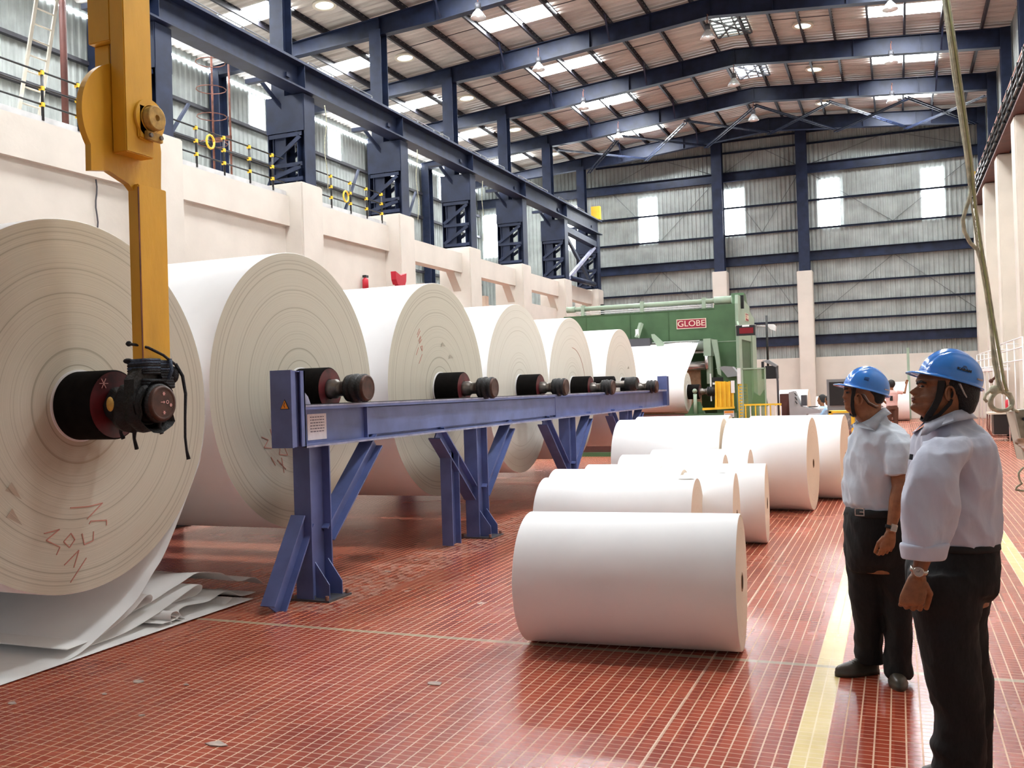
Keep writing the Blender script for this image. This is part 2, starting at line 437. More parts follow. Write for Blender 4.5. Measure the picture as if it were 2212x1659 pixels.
def wallsheet_y(mb, x0, x1, z0, z1f, y, pitch=.19):     # vertical ribs, facing -Y
    P = corr(x1 - x0, pitch, -.03); n = len(P); vs = []
    for a, d in P: vs += [(x0 + a, y + d, z0), (x0 + a, y + d, z1f(x0 + a))]
    mb.add(vs, [(2 * k, 2 * k + 1, 2 * k + 3, 2 * k + 2) for k in range(n - 1)])
def wallsheet_x(mb, y0, y1, z0, z1, x, sgn=1, pitch=.22):
    P = corr(y1 - y0, pitch, .03 * sgn); n = len(P); vs = []
    for a, d in P: vs += [(x + d, y0 + a, z0), (x + d, y0 + a, z1)]
    mb.add(vs, [(2 * k, 2 * k + 1, 2 * k + 3, 2 * k + 2) for k in range(n - 1)])
mb = MB(); wallsheet_y(mb, XL, XR, 2.72, lambda x: rz(x) + .2, YF - .02)
mb.box((XL, YF + .02, 0), (XR + .3, YF + .25, 13.0))
wf = struct(mb.build('wall_far', 'clad', org=(0, YF, 0)), 'grey-green ribbed cladding on the far end wall')
o = MB().box((-12.0, YF - .12, 0), (XR, YF - .04, 2.74)).build('wall_far_lower', 'plaster', org=(0, YF, 0)); struct(o, 'cream plastered lower part of the far wall')
# left outer wall
mb = MB(); wallsheet_x(mb, YB, YF, 6.1, 12.02, XL + .02); mb.box((XL - .2, YB, 0), (XL - .03, YF, 12.0))
struct(mb.build('wall_left', 'clad', org=(XL, 0, 0)), 'ribbed cladding of the side bay behind the gallery')
struct(MB().box((XL + .0, YB, 0), (XL + .12, YF, 6.05)).build('wall_left_lower', 'plaster', org=(XL, 0, 0)), 'cream lower wall of the side bay')
# right wall
mb = MB(); wallsheet_x(mb, YB, YF, 8.2, rz(XR) + .2, XR + .05, -1); mb.box((XR + .1, YB, 8.0), (XR + .3, YF, 12.6))
struct(mb.build('wall_right_upper', 'clad', org=(XR, 0, 0)), 'ribbed cladding above the right piers')
struct(MB().box((XR, YB, 0), (XR + .25, YF, 8.2)).build('wall_right', 'plaster_r', org=(XR, 0, 0)), 'cream wall between the right piers')

# gallery wall on the left (cream) with panels, ledge and openings
PY = [4.8, 9.5, 14.07, 18.83, 23.45, 28.05, 32.65, 37.4, 42.0]       # pier centres
PT = [6.65, 6.65, 6.65, 6.62, 6.64, 6.32, 6.30, 6.22, 6.2]
for i in range(len(PY) - 1):
    y0, y1 = PY[i] + .42, PY[i + 1] - .42
    mb = MB()
    if y1 < 24:
        mb.box((-13.15, y0, 0), (-12.98, y1, 5.62)); mb.box((-13.15, y0, 5.62), (-12.86, y1, 6.31))
        struct(MB().box((-13.15, y0 + .02, 6.31), (-12.93, y1 - .02, 6.43)).build('trim_kerb', 'soffit2', org=(-13, (y0 + y1) / 2, 6.3)), 'grey concrete kerb on the gallery parapet')
    else:
        mb.box((-13.15, y0, 5.50), (-12.80, y1, 6.12)); mb.box((-13.15, y0, 0), (-12.9, y1, 4.35 if i < 6 else 5.0))
        mb.prism([(y1, 5.5), (y1 - .55, 5.5), (y1, 4.9)], -13.12, -12.85)
    struct(mb.build('wall_gallery', 'plaster', org=(-13, (y0 + y1) / 2, 0)), 'cream gallery wall bay between piers')
struct(MB().box((XL + .1, YB, 5.95), (-13.15, 23.6, 6.15)).build('floor_gallery', 'plaster', org=(-16, 10, 6)), 'concrete gallery slab behind the parapet')
struct(MB().box((-19.1, 23.6, 5.0), (-15.5, 43.4, 5.25)).build('floor_side_bay', 'plaster', org=(-16, 30, 5)), 'slab inside the side bay')
for i in range(4, len(PY) - 1):
    y = (PY[i] + PY[i + 1]) / 2
    struct(MB().box((-19.1, y - .15, 4.6), (-13.15, y + .15, 5.0)).build('trim_beam', 'soffit', org=(-16, y, 4.6)), 'concrete cross beam seen through an opening')
for i, y in enumerate(PY):
    mb = MB().box((-13.62, y - .43, 0), (-12.5, y + .43, PT[i]))
    o = struct(mb.build('trim_pier', 'plaster', org=(-13, y, 0), bevel=.03), 'cream concrete pier carrying a steel column on the left')
for i, y in enumerate(FR):
    mb = MB().box((3.0, y - .42, 0), (XR + .05, y + .42, 8.42))
    struct(mb.build('trim_pier_right', 'plaster_r', org=(3.2, y, 0), bevel=.04), 'cream concrete pier along the right wall')

# windows
n = 0
for x in (-18.5, -14.4, -10.55, -6.58, -2.5, 1.6):
    n += 1
    t = MB().box((x - .42, YF - .075, 8.38), (x + .42, YF - .055, 10.45)).build('window_%d' % n, 'dayw', org=(x, YF, 8.4)); struct(t, 'tall bright window strip in the far wall')
for y in (21.2, 25.9, 30.55, 35.2, 39.65):
    n += 1
    struct(MB().box((XL + .055, y - .38, 10.55), (XL + .075, y + .38, 11.58)).build('window_%d' % n, 'dayw', org=(XL, y, 8.4)), 'bright window strip in the side bay cladding')
# open strip of daylight under the eaves of the side bay
n += 1
struct(MB().box((XL + .05, YB, 11.70), (XL + .07, YF, 11.78)).build('window_%d' % n, 'dayw', org=(XL, 18, 11.6)), 'thin line of daylight under the eaves')
for xa, xb in ((-17.45, -15.1), (-11.3, -9.05), (-.52, 1.58)):
    for y in FR:
        if y + 3.3 > YF: continue
        n += 1
        mb = MB()
        vs = []
        for dz in (0, .012):
            vs += [(xa, y + 2.40, rz(xa) + .185 + dz), (xb, y + 2.40, rz(xb) + .185 + dz), (xb, y + 3.22, rz(xb) + .185 + dz), (xa, y + 3.22, rz(xa) + .185 + dz)]
        mb.add(vs, [(0, 1, 2, 3), (4, 7, 6, 5), (0, 4, 5, 1), (1, 5, 6, 2), (2, 6, 7, 3), (3, 7, 4, 0)])
        struct(mb.build('window_%d' % n, 'day', org=((xa + xb) / 2, y + 2.8, rz(xa))), 'translucent roof light sheet')

# ridge ventilators
for k, y in enumerate((18.9, 23.6, 28.25, 32.9)):
    t = empty('ridge_vent', (-4.6, y + 2.6, 12.9))
    tag(t, 'latticed ridge ventilator in the roof, %s from the far wall' % ORD[3 - k], 'roof vent', 'ridge ventilators')
    MB().add([(-5.15, y + 1.7, 13.19), (-4.05, y + 1.7, 13.19), (-4.05, y + 3.5, 13.19), (-5.15, y + 3.5, 13.19), (-5.15, y + 1.7, 13.2), (-4.05, y + 1.7, 13.2), (-4.05, y + 3.5, 13.2), (-5.15, y + 3.5, 13.2)],
             [(0, 1, 2, 3), (4, 7, 6, 5), (0, 4, 5, 1), (1, 5, 6, 2), (2, 6, 7, 3), (3, 7, 4, 0)]).build('vent_throat', 'dayw' if k == 3 else ('disc' if k == 2 else 'roof'), t)
    mb = MB()
    for x in (-5.15, -4.8, -4.45, -4.05): mb.bar((x, y + 1.7, 13.12), (x, y + 3.5, 13.12), .04, .06)
    for j in range(7): mb.bar((-5.15, y + 1.7 + j * .3, 13.12), (-4.05, y + 1.7 + j * .3, 13.12), .03, .05)
    mb.bar((-5.1, y + 1.75, 13.08), (-4.1, y + 3.45, 13.08), .05, .05); mb.bar((-4.1, y + 1.75, 13.08), (-5.1, y + 3.45, 13.08), .05, .05)
    mb.build('vent_lattice', 'greyd', t)

# ------------------------------------------------------------------ steelwork
def pl(k, what): return what
nf = [y for y in FR if y > 17]
for k, y in enumerate(nf):
    t = empty('roof_frame', (-4.8, y, 12.4))
    idx = len(nf) - 1 - k
    tag(t, 'dark navy rafter frame spanning the roof, %s counted from the far wall' % ORD[idx], 'roof frame', 'roof frames')
    def low(x):
        if x < -13.2: return rz(x) - (.30 + .22 * (x + 19.3) / 6.1)
        return 12.50 - .09 * abs(x + 4.8) - (.0)
    mb = MB()
    xs = [XL + .1, -13.25, -11.5, -8.5, -6.6, -4.8, -3.0, -1.0, 1.0, 3.4]
    # web plate
    poly = [(x, rz(x)) for x in xs] + [(x, low(x)) for x in xs[::-1]]
    mb.prism(poly, y - .008, y + .008, 'Y')
    for a, b in zip(xs[:-1], xs[1:]):
        for f, th in ((rz, -.01), (low, .01)):
            mb.add([(a, y - .12, f(a)), (b, y - .12, f(b)), (b, y + .12, f(b)), (a, y + .12, f(a)), (a, y - .12, f(a) + th * 1.6), (b, y - .12, f(b) + th * 1.6), (b, y + .12, f(b) + th * 1.6), (a, y + .12, f(a) + th * 1.6)],
                   [(0, 1, 2, 3), (4, 7, 6, 5), (0, 4, 5, 1), (1, 5, 6, 2), (2, 6, 7, 3), (3, 7, 4, 0)])
    mb.build('rafter', 'navy', t)
    mb = MB()
    for x in xs[1:-1]: mb.box((x - .008, y - .11, low(x) + .02), (x + .008, y + .11, rz(x) - .02))
    mb.build('stiffener', 'navy', t)
    # purlin stays
    for x in (-11.3, -7.85, 1.58):
        MB().bar((x, y - .1, low(x) + .05), (x + .05, y - .75, rz(x) + .1), .05, .05).build('flange_stay', 'navy', t)
PX = [-18.5, -17.45, -16.25, -15.1, -13.75, -12.5, -11.3, -10.15, -9.05, -7.85, -6.65, -5.35, -4.25, -3.35, -2.5, -1.55, -.52, .53, 1.58, 2.75]
for k, x in enumerate(PX):
    z = rz(x)
    mb = MB().box((x - .035, 15.0, z + .01), (x - .029, YF - .05, z + .19)).box((x - .035, 15.0, z + .184), (x + .03, YF - .05, z + .19)).box((x - .035, 15.0, z + .01), (x + .03, YF - .05, z + .016))
    mb.box((x - .035, 15, z), (x + .035, YF - .05, z + .01))
    tag(mb.build('roof_purlin', 'purlin'), 'long dark roof purlin under the sheeting, %s from the left eave' % ORD[k], 'purlin', 'roof purlins')
# sag rods between purlins
k = 0
for y in (26.0, 30.6, 35.2):
    for xa, xb in ((-15.1, -13.75), (-13.75, -12.5), (-12.5, -11.3), (-9.05, -7.85), (-7.85, -6.65), (-3.35, -2.5), (-2.5, -1.55)):
        o = MB().tube([(xa, y, rz(xa) + .05), (xb, y, rz(xb) + .05)], .012, 6).build('sag_rod', 'purlin')
        tag(o, 'thin sag rod between two roof purlins', 'rod', 'sag rods')

# roof bracing zigzag between the last two frames
xs = [-12.9, -10.2, -7.5, -4.8, -2.1, .6, 3.2]
names = ['next to the left columns', 'second from the left columns', 'left of the ridge', 'right of the ridge', 'second from the right wall', 'next to the right wall']
for k in range(6):
    t = empty('roof_brace', ((xs[k] + xs[k + 1]) / 2, 39.8, 12.2))
    tag(t, 'crossed lattice bracing under the roof by the far wall, %s' % names[k], 'bracing', 'roof bracing crosses')
    a, b = xs[k], xs[k + 1]
    za, zb = 12.42 - .09 * abs(a + 4.8), 12.42 - .09 * abs(b + 4.8)
    for dz, p, q in ((0, (a, 37.6, za), (b, 42.0, zb)), (.09, (b, 37.6, zb), (a, 42.0, za))):
        mb = MB(); p, q = Vector(p), Vector(q); p.z -= dz; q.z -= dz
        side = (q - p).cross(Vector((0, 0, 1))).normalized() * .06
        mb.bar(p + side, q + side, .035, .05); mb.bar(p - side, q - side, .035, .05)
        for j in range(13):
            f = (j + .5) / 13; c = p.lerp(q, f); mb.bar(c + side, c - side + (q - p) * .03, .02, .02)
        mb.build('brace_member', 'navy', t)

# gable girts, beams and columns on the far wall
def girt(z, h, x0, x1, label, name='wall_girt', slope=0):
    mb = MB().box((x0, YF - .22 if h > .2 else YF - .14, z - h / 2), (x1, YF - .07, z - h / 2 + .015)).box((x0, YF - .10, z - h / 2), (x1, YF - .075, z + h / 2)).box((x0, YF - .22 if h > .2 else YF - .14, z + h / 2 - .015), (x1, YF - .07, z + h / 2))
    tag(mb.build(name, 'navy'), label, 'girt' if name == 'wall_girt' else 'beam', 'far wall girts' if name == 'wall_girt' else None)
k = 0
for z in (12.62, 12.1, 9.6, 8.36, 5.95, 5.1, 4.35):
    x0, x1 = (-13, XR) if z < 12.3 else (-9, 0)
    girt(z, .08, x0 if z > 7 else -13.2, x1, 'thin horizontal girt on the far wall, %s from the top' % ORD[k]); k += 1
girt(11.0, .42, XL + .1, XR, 'deep navy beam on the far wall above the windows', 'wall_beam')
girt(7.17, .42, -13.3, XR, 'deep navy beam on the far wall halfway up', 'wall_beam')
girt(3.5, .42, -13.2, XR, 'deep navy beam on the far wall just above the cream plaster', 'wall_beam')
for x, zt, lab_ in ((-7.24, 6.72, 'left'), (-3.6, 6.48, 'right')):
    t = empty('gable_column', (x, YF - .45, 0)); tag(t, 'navy gable column on a cream concrete pedestal, %s of the two on the far wall' % lab_, 'column')
    MB().chan((x, YF - .45, zt), (x, YF - .45, rz(x) - .1), .45, .42, .02, (0, 1, 0)).build('steel_shaft', 'navy', t)
    MB().box((x - .32, YF - .75, 0), (x + .32, YF - .13, zt)).build('pedestal', 'plaster', t, bevel=.02)
k = 0
for xa, xb in ((-12.2, -10.0), (-10.0, -7.5), (-7.0, -5.4), (-5.4, -3.8), (-3.3, 0), (0, 3.2)):
    for z0, z1 in ((11.2, 12.2), (8.4, 10.8), (4.4, 7.0)):
        a, b = ((xa, YF - .09, z0), (xb, YF - .09, z1)) if k % 2 == 0 else ((xb, YF - .09, z0), (xa, YF - .09, z1))
        tag(MB().tube([a, b], .011, 6).build('wall_tie_rod', 'tie'), 'thin diagonal tie rod on the far wall cladding', 'rod', 'far wall tie rods')
        k += 1
# left outer wall columns and girts
for k, y in enumerate(FR[2:-1]):
    t = MB().chan((XL + .35, y, 6.1), (XL + .35, y, rz(XL) - .2), .35, .40, .02, (0, 1, 0)).build('outer_column', 'navy')
    tag(t, 'dark column against the side bay cladding, %s from the near end' % ORD[k], 'column', 'side bay columns')
for k, z in enumerate((7.0, 8.2, 9.4, 10.45)):
    o = MB().box((XL + .08, 8, z - .05), (XL + .22, YF - .1, z + .05)).build('side_girt', 'purlin')
    tag(o, 'long dark girt along the side bay cladding, %s from the bottom' % ORD[k], 'girt', 'side bay girts')
for k, y in enumerate((20.5, 25.2, 29.8, 34.4)):
    o = MB().bar((XL + .65, y - 1.6, 6.15 if y < 23 else 5.25), (XL + .65, y + 1.4, 10.2), .08, .08).build('side_brace', 'navy')
    tag(o, 'leaning brace on the side bay cladding, %s from the near end' % ORD[k], 'brace', 'side bay braces')
tag(MB().tube([(-16, 15, 6.2), (-16, 15, 12.2)], .07, 10).build('brown_post', 'brown'), 'rust brown round post standing in the gallery behind the ladder', 'post')

# lattice towers
for k, y in enumerate(PY):
    if y < 13: continue
    zb = PT[k]; zt = 8.70
    t = empty('steel_tower', (-13.05, y, zb))
    idx = len(PY) - 1 - k
    tag(t, 'navy latticed steel tower on a cream pier, %s from the far wall' % ORD[idx], 'tower', 'steel towers under the crane girder')
    MB().chan((-12.64, y, zb), (-12.64, y, zt), .42, .22, .02, (1, 0, 0)).build('leg', 'navy', t)
    MB().chan((-13.48, y, zb), (-13.48, y, zt), .42, .16, .02, (1, 0, 0)).build('leg', 'navy', t)
    MB().chan((-13.27, y + .02, zb), (-13.27, y + .02, 11.9 - .0), .36, .38, .02, (0, 1, 0)).build('upper_column', 'navy', t)
    MB().box((-13.57, y - .235, 7.85), (-12.54, y - .215, zt)).box((-13.57, y + .215, 7.85), (-12.54, y + .235, zt)).build('top_plate', 'navy', t)
    MB().box((-13.6, y - .3, zb - .005), (-12.55, y + .3, zb + .02)).build('base_plate', 'navy', t)
    for s in (-1, 1):
        yy = y + s * .225
        mb = MB()
        for z in (7.78, 7.08, zb + .12): mb.bar((-13.5, yy, z), (-12.6, yy, z), .03, .09)
        mb.bar((-13.5, yy, 7.15), (-12.65, yy, 7.72), .03, .10); mb.bar((-13.5, yy, zb + .18), (-12.65, yy, 7.02), .03, .10)
        mb.build('lacing', 'navy', t)
    MB().bar((-13.5, y - .5, 9.05), (-13.1, y - .15, 8.35), .08, .08).build('knee_brace', 'navy', t)
    MB().box((-13.75, y - .75, 8.95), (-12.6, y - .62, 9.05)).build('walkway_bracket', 'navy', t)
# crane girder
t = empty('crane_girder', (-12.65, 28, 8.7)); tag(t, 'long navy crane runway girder on the left towers', 'girder')
y0, y1 = 9.0, 42.3
MB().box((-12.86, y0, 9.32), (-12.42, y1, 9.38)).build('top_flange', 'navy', t)
MB().box((-12.86, y0, 8.73), (-12.42, y1, 8.77)).build('bottom_flange', 'navy', t)
mb = MB().box((-12.66, y0, 8.75), (-12.64, y1, 9.32))
for y in [9.2 + 1.17 * j for j in range(28)]: mb.box((-12.84, y, 8.75), (-12.44, y + .012, 9.32)) if int(j_ := round((y - 9.2) / 1.17)) % 4 == 0 else None
mb.build('web', 'navy', t)
MB().box((-12.69, y0, 9.38), (-12.61, y1, 9.45)).build('crane_rail', 'rust', t)
tag(MB().box((-12.86, 42.05, 9.45), (-12.45, 42.28, 10.05)).build('end_stop', 'yel2'), 'yellow end stop block on the far end of the left crane girder', 'end stop')
t = empty('lower_girder', (-12.65, 40, 8.3)); tag(t, 'short navy strut between the last two towers under the crane girder', 'girder')
MB().bar((-12.7, 37.6, 8.35), (-12.7, 42.0, 8.25), .3, .25).build('strut', 'navy', t)
o = MB().bar((-12.8, 37.8, 8.3), (-12.8, 41.9, 6.3), .12, .14).build('cross_brace', 'navy'); tag(o, 'dark diagonal brace falling to the last pier', 'brace')
o = MB().bar((-12.65, 37.8, 6.3), (-12.65, 41.9, 8.2), .12, .14).build('cross_brace', 'bluel'); tag(o, 'pale diagonal brace rising to the last tower', 'brace')
o = MB().tube([(-12.62, 38.0, 6.35), (-12.62, 41.4, 6.4)], .11, 12).build('tie_pipe', 'navy'); tag(o, 'thick dark pipe beside the last two pier tops', 'pipe')
# girder handrails
for k, (a, b) in enumerate(((15.4, 18.0), (19.6, 22.6), (24.2, 27.4), (28.8, 32.0), (33.4, 36.6), (38.0, 41.5))):
    t = empty('girder_handrail', (-13.6, (a + b) / 2, 9.1)); tag(t, 'thin grey handrail behind the crane girder, %s length from the near end' % ORD[k], 'handrail', 'crane girder handrails')
    MB().tube([(-13.02, a, 9.80), (-13.02, b, 9.80)], .016, 6).build('rail', 'fringe', t)
    for j in range(4):
        y_ = a + (b - a) * j / 3
        MB().tube([(-13.02, y_, 9.36), (-13.02, y_, 9.80)], .016, 6).bar((-13.04, y_, 9.35), (-12.8, y_, 9.35), .03, .03).build('post', 'fringe', t)
# right crane girder with conductor rails
t = empty('crane_girder', (3.15, 28, 8.42)); tag(t, 'rust-edged crane runway girder along the right wall', 'girder')
MB().box((2.92, 9, 9.20), (3.35, 42.3, 9.27)).build('top_flange', 'rust', t)
mb = MB().box((3.12, 9, 8.5), (3.16, 42.3, 9.2)).box((2.94, 9, 8.44), (3.35, 42.3, 8.50)); mb.build('web', 'brown', t)
mb = MB()
for z in (8.62, 8.82, 9.02): mb.box((2.88, 9, z), (2.92, 42.0, z + .035))
mb.build('conductor_rail', 'steel', t)
for j in range(28): MB().box((2.86, 9.3 + j * 1.17, 8.55), (3.1, 9.36 + j * 1.17, 9.15)).build('insulator_bracket', 'black', t)
tag(MB().box((2.86, 41.6, 9.3), (3.2, 41.9, 9.75)).build('end_stop', 'yel2'), 'small orange end stop at the far end of the right crane girder', 'end stop')
for k, y in enumerate(FR):
    if y < 14: continue
    o = MB().chan((3.38, y, 8.42), (3.38, y, rz(3.3) - .0), .3, .3, .02, (0, 1, 0)).build('right_column', 'navy')
    tag(o, 'dark steel column rising from a right pier, %s from the far wall' % ORD[len(FR) - 1 - k], 'column', 'steel columns on the right piers')

# high bay lamps and round roof vents
def make_lamp():
    t = empty('high_bay_lamp', (0, 0, 0))
    MB().tube([(0, 0, .62), (0, 0, .40)], .015, 8).tube([(0, 0, .62), (.03, 0, .66), (0, 0, .7)], .012, 6).build('hanger', 'rust', t)
    MB().lathe([(.40, .0), (.40, .075), (.26, .09), (.24, .05), (.22, 0)], 16, 'Z').build('ballast', 'greyd', t)
    MB().lathe([(.24, .05), (.20, .08), (.12, .15), (.0, .21), (-.005, .20), (.12, .14), (.19, .07)], 24, 'Z').build('reflector', 'glassbell', t)
    MB().ball((0, 0, .09), .055, 12, 8).build('bulb', 'lampin', t)
    return t
lamp0 = make_lamp(); first = True
rows = (('left', -10.15, (23.7, 28.35, 32.95, 37.55)), ('middle', -4.83, (28.2, 33.0, 37.7)), ('right', .12, (28.2, 32.9, 37.5)))
for nm, x, ys in rows:
    for k, y in enumerate(ys):
        o = lamp0 if first else copy_tree(lamp0); first = False
        o.location = (x, y - .28, 11.72 if nm != 'middle' else 11.78)
        tag(o, 'bell shaped high bay lamp hanging under the roof, %s of the %s row' % (['nearest', 'second', 'third', 'farthest'][k if k < len(ys) - 1 else 3], nm), 'lamp', 'high bay lamps')
        zt = 12.44 - .09 * abs(x + 4.8)
def make_disc():
    t = empty('round_roof_vent', (0, 0, 0))
    MB().lathe([(0, .25), (0, .33), (-.06, .33), (-.06, .25), (0, .25)], 28, 'Z').build('rim', 'beige', t)
    MB().lathe([(-.02, 0), (-.02, .26), (-.03, .26), (-.03, 0)], 28, 'Z').build('lens', 'disc', t)
    return t
disc0 = make_disc(); first = True
for nm, x, ys in (('left', -14.25, (22.3, 26.9, 31.6, 36.3, 40.9)), ('right', -2.45, (31.6, 36.2, 40.8))):
    for k, y in enumerate(ys):
        o = disc0 if first else copy_tree(disc0); first = False
        o.location = (x, y, rz(x) + .19); o.rotation_euler = (0, -.085 if x < -4.8 else .085, 0)
        tag(o, 'round daylight vent in the %s roof slope, %s from the camera side' % (nm, ORD[k]), 'roof vent', 'round roof vents')

# gallery guard rails
def guard(yA, yB, posts, lab_):
    t = empty('guard_rail', (-12.95, (yA + yB) / 2, 6.36)); tag(t, lab_, 'railing', 'gallery guard rails')
    for z in (6.63, 6.90, 7.17):
        MB().tube([(-12.95, yA, z), (-12.95, yB, z)], .018, 8).build('rail', 'black', t)
    for y in posts:
        p = MB().tube([(-12.93, y, 6.36), (-12.93, y, 7.2)], .024, 8).build('post', 'black', t)
        for z in (6.62, 6.89, 7.15): MB().box((-12.98, y - .024, z - .035), (-12.90, y + .024, z + .035)).build('clamp', 'yel2', p)
guard(8.0, 13.6, (8.6, 9.9, 10.8, 11.66, 12.4, 13.3), 'black and yellow guard rail on the gallery, left of the crane hook')
guard(14.5, 18.35, (15.38, 16.23, 17.08, 17.9), 'black and yellow guard rail on the gallery, right of the crane hook')
guard(19.3, 23.0, (19.5, 20.3, 21.2, 22.0, 22.8), 'black and yellow guard rail on the gallery, between second and third towers')
# yellow coiled hose reel hung on rails
for k, (y, z) in enumerate(((15.75, 6.95), (20.9, 6.75))):
    o = MB().tube([(-12.88, y + .12 * math.cos(a * .6), z + .14 * math.sin(a * .6)) for a in range(12)], .022, 8).build('hose_loop', 'yel2')
    tag(o, 'yellow hose loop hung on the gallery railing, %s' % ('near the crane hook' if k == 0 else 'between the second and third towers'), 'hose')
# leaning ladder
t = empty('ladder', (-13.4, 11.6, 6.2)); tag(t, 'long pale aluminium ladder leaning up from the gallery', 'ladder')
pA = (Vector((-13.3, 11.45, 6.20)), Vector((-13.3, 12.35, 10.6))); pB = (Vector((-13.3, 11.85, 6.20)), Vector((-13.3, 12.75, 10.6)))
for p in (pA, pB): MB().bar(p[0], p[1], .03, .06).build('stile', 'beige', t)
for j in range(15):
    f = (j + .7) / 15.5; MB().tube([pA[0].lerp(pA[1], f), pB[0].lerp(pB[1], f)], .015, 6).build('rung', 'beige', t)
# caged rusty ladder near the first tower
t = empty('cage_ladder', (-14.3, 17.6, 6.2)); tag(t, 'rusty caged ladder rising beside the tower right of the crane hook', 'ladder')
for y in (17.35, 17.95): MB().tube([(-14.1, y, 6.2), (-14.1, y, 10.4)], .024, 8).build('stile', 'rust', t)
mb = MB()
for j in range(5):
    z = 7.3 + j * .6
    MB().tube([(-14.1 + .3 - .0 - .32 * math.cos(a * .52), 16.95 + .32 * math.sin(a * .52), z) for a in range(13)], .010, 6, cap=False).build('cage_hoop', 'rust', t)
MB().box((-14.1, 17.3, 7.45), (-13.6, 17.36, 7.55)).build('tie_bracket', 'rust', t)
for k, (x, y, z0, z1) in enumerate(((-12.95, 10.62, 4.9, 7.3), (-12.95, 12.75, 4.6, 5.6))):
    pts = [(x + .02, y + .02 * math.sin(j * 1.3), z1 - (z1 - z0) * j / 8) for j in range(9)]
    tag(MB().tube(pts, .014, 6).build('hanging_wire', 'greyd'), 'dark wire hanging down the cream gallery wall, %s' % ('far left' if k == 0 else 'left of the crane hook'), 'wire', )
for k, y in enumerate((19.35, 24.0, 28.6)):
    pts = [(-12.44, y + .06 * math.sin(j * .9 + k), 8.6 - 2.0 * j / 10) for j in range(11)]
    tag(MB().tube(pts, .012, 6).build('loose_cable', 'cable'), 'thin grey cable dangling down a steel tower, %s from the crane hook' % ORD[k], 'cable', 'tower cables')
# red post and extinguisher at the left wall
mb = MB().box((-9.86, 17.85, 0), (-9.78, 18.05, 4.06)).prism([(17.80, 4.0), (18.12, 4.0), (18.18, 4.10), (18.20, 4.27), (17.95, 4.20), (17.72, 4.27), (17.74, 4.10)], -9.88, -9.76)
tag(mb.build('red_post', 'red'), 'bright red post with a notched top behind the third paper reel', 'post')
t = empty('fire_extinguisher', (-12.80, 21.7, 4.42)); tag(t, 'small red fire extinguisher on the cream wall behind the reels', 'extinguisher')
MB().lathe([(4.42, 0), (4.42, .08), (4.70, .08), (4.76, .03), (4.76, 0)], 14, 'Z', (-12.86, 21.7, 0)).build('cylinder', 'red', t)
MB().box((-12.92, 21.66, 4.76), (-12.82, 21.80, 4.82)).build('valve', 'black', t)

# ------------------------------------------------------------------ big reels
REEL_X0, REEL_X1 = -8.5, -5.0
def scribble(mb, pts, x, y, z, s, w=.0065):
    # pen strokes on the reel end, in the yz plane at x
    for st in pts:
        for a, b in zip(st[:-1], st[1:]):
            p = Vector((x, y + a[0] * s, z + a[1] * s)); q = Vector((x, y + b[0] * s, z + b[1] * s))
            if (q - p).length > 1e-4: mb.bar(p, q, w, .003, (1, 0, 0))
    return mb
STR1 = [[(0, 0), (.5, -.03), (.9, 0), (.45, -.3)], [(.5, -.42), (.55, -.36), (1.0, -.40), (1.0, -.52)], [(-.7, -.45), (-.3, -.42), (-.65, -.6), (-.3, -.8), (-.4, -.95)], [(-.2, -.7), (0, -.55), (.1, -.7), (-.05, -.85), (-.2, -.7)], [(.3, -.6), (.35, -.85), (.6, -.8), (.62, -.6)], [(-.2, -1.2), (.2, -.95), (.05, -1.3)], [(.4, -1.15), (-.05, -1.6)]]
STR2 = [[(0, 0), (.3, -.5), (-.1, -.45), (0, 0)], [(-.5, .3), (-.35, -.1)], [(-.9, .1), (-.6, .0), (-.8, -.2), (-.45, -.25)], [(-.2, -.6), (.2, -.9)], [(.0, -.55), (.1, -1.0)], [(-.5, -.5), (-.3, -.75)]]
STR3 = [[(0, 0), (.25, .3)], [(.02, -.12), (.32, .2)], [(.1, -.3), (.35, -.05), (.2, -.4), (.45, -.2)], [(.3, -.55), (.5, -.5), (.45, -.75), (.3, -.55)], [(-.15, -.95), (.1, -.6)], [(.1, -1.35), (.45, -.9)]]
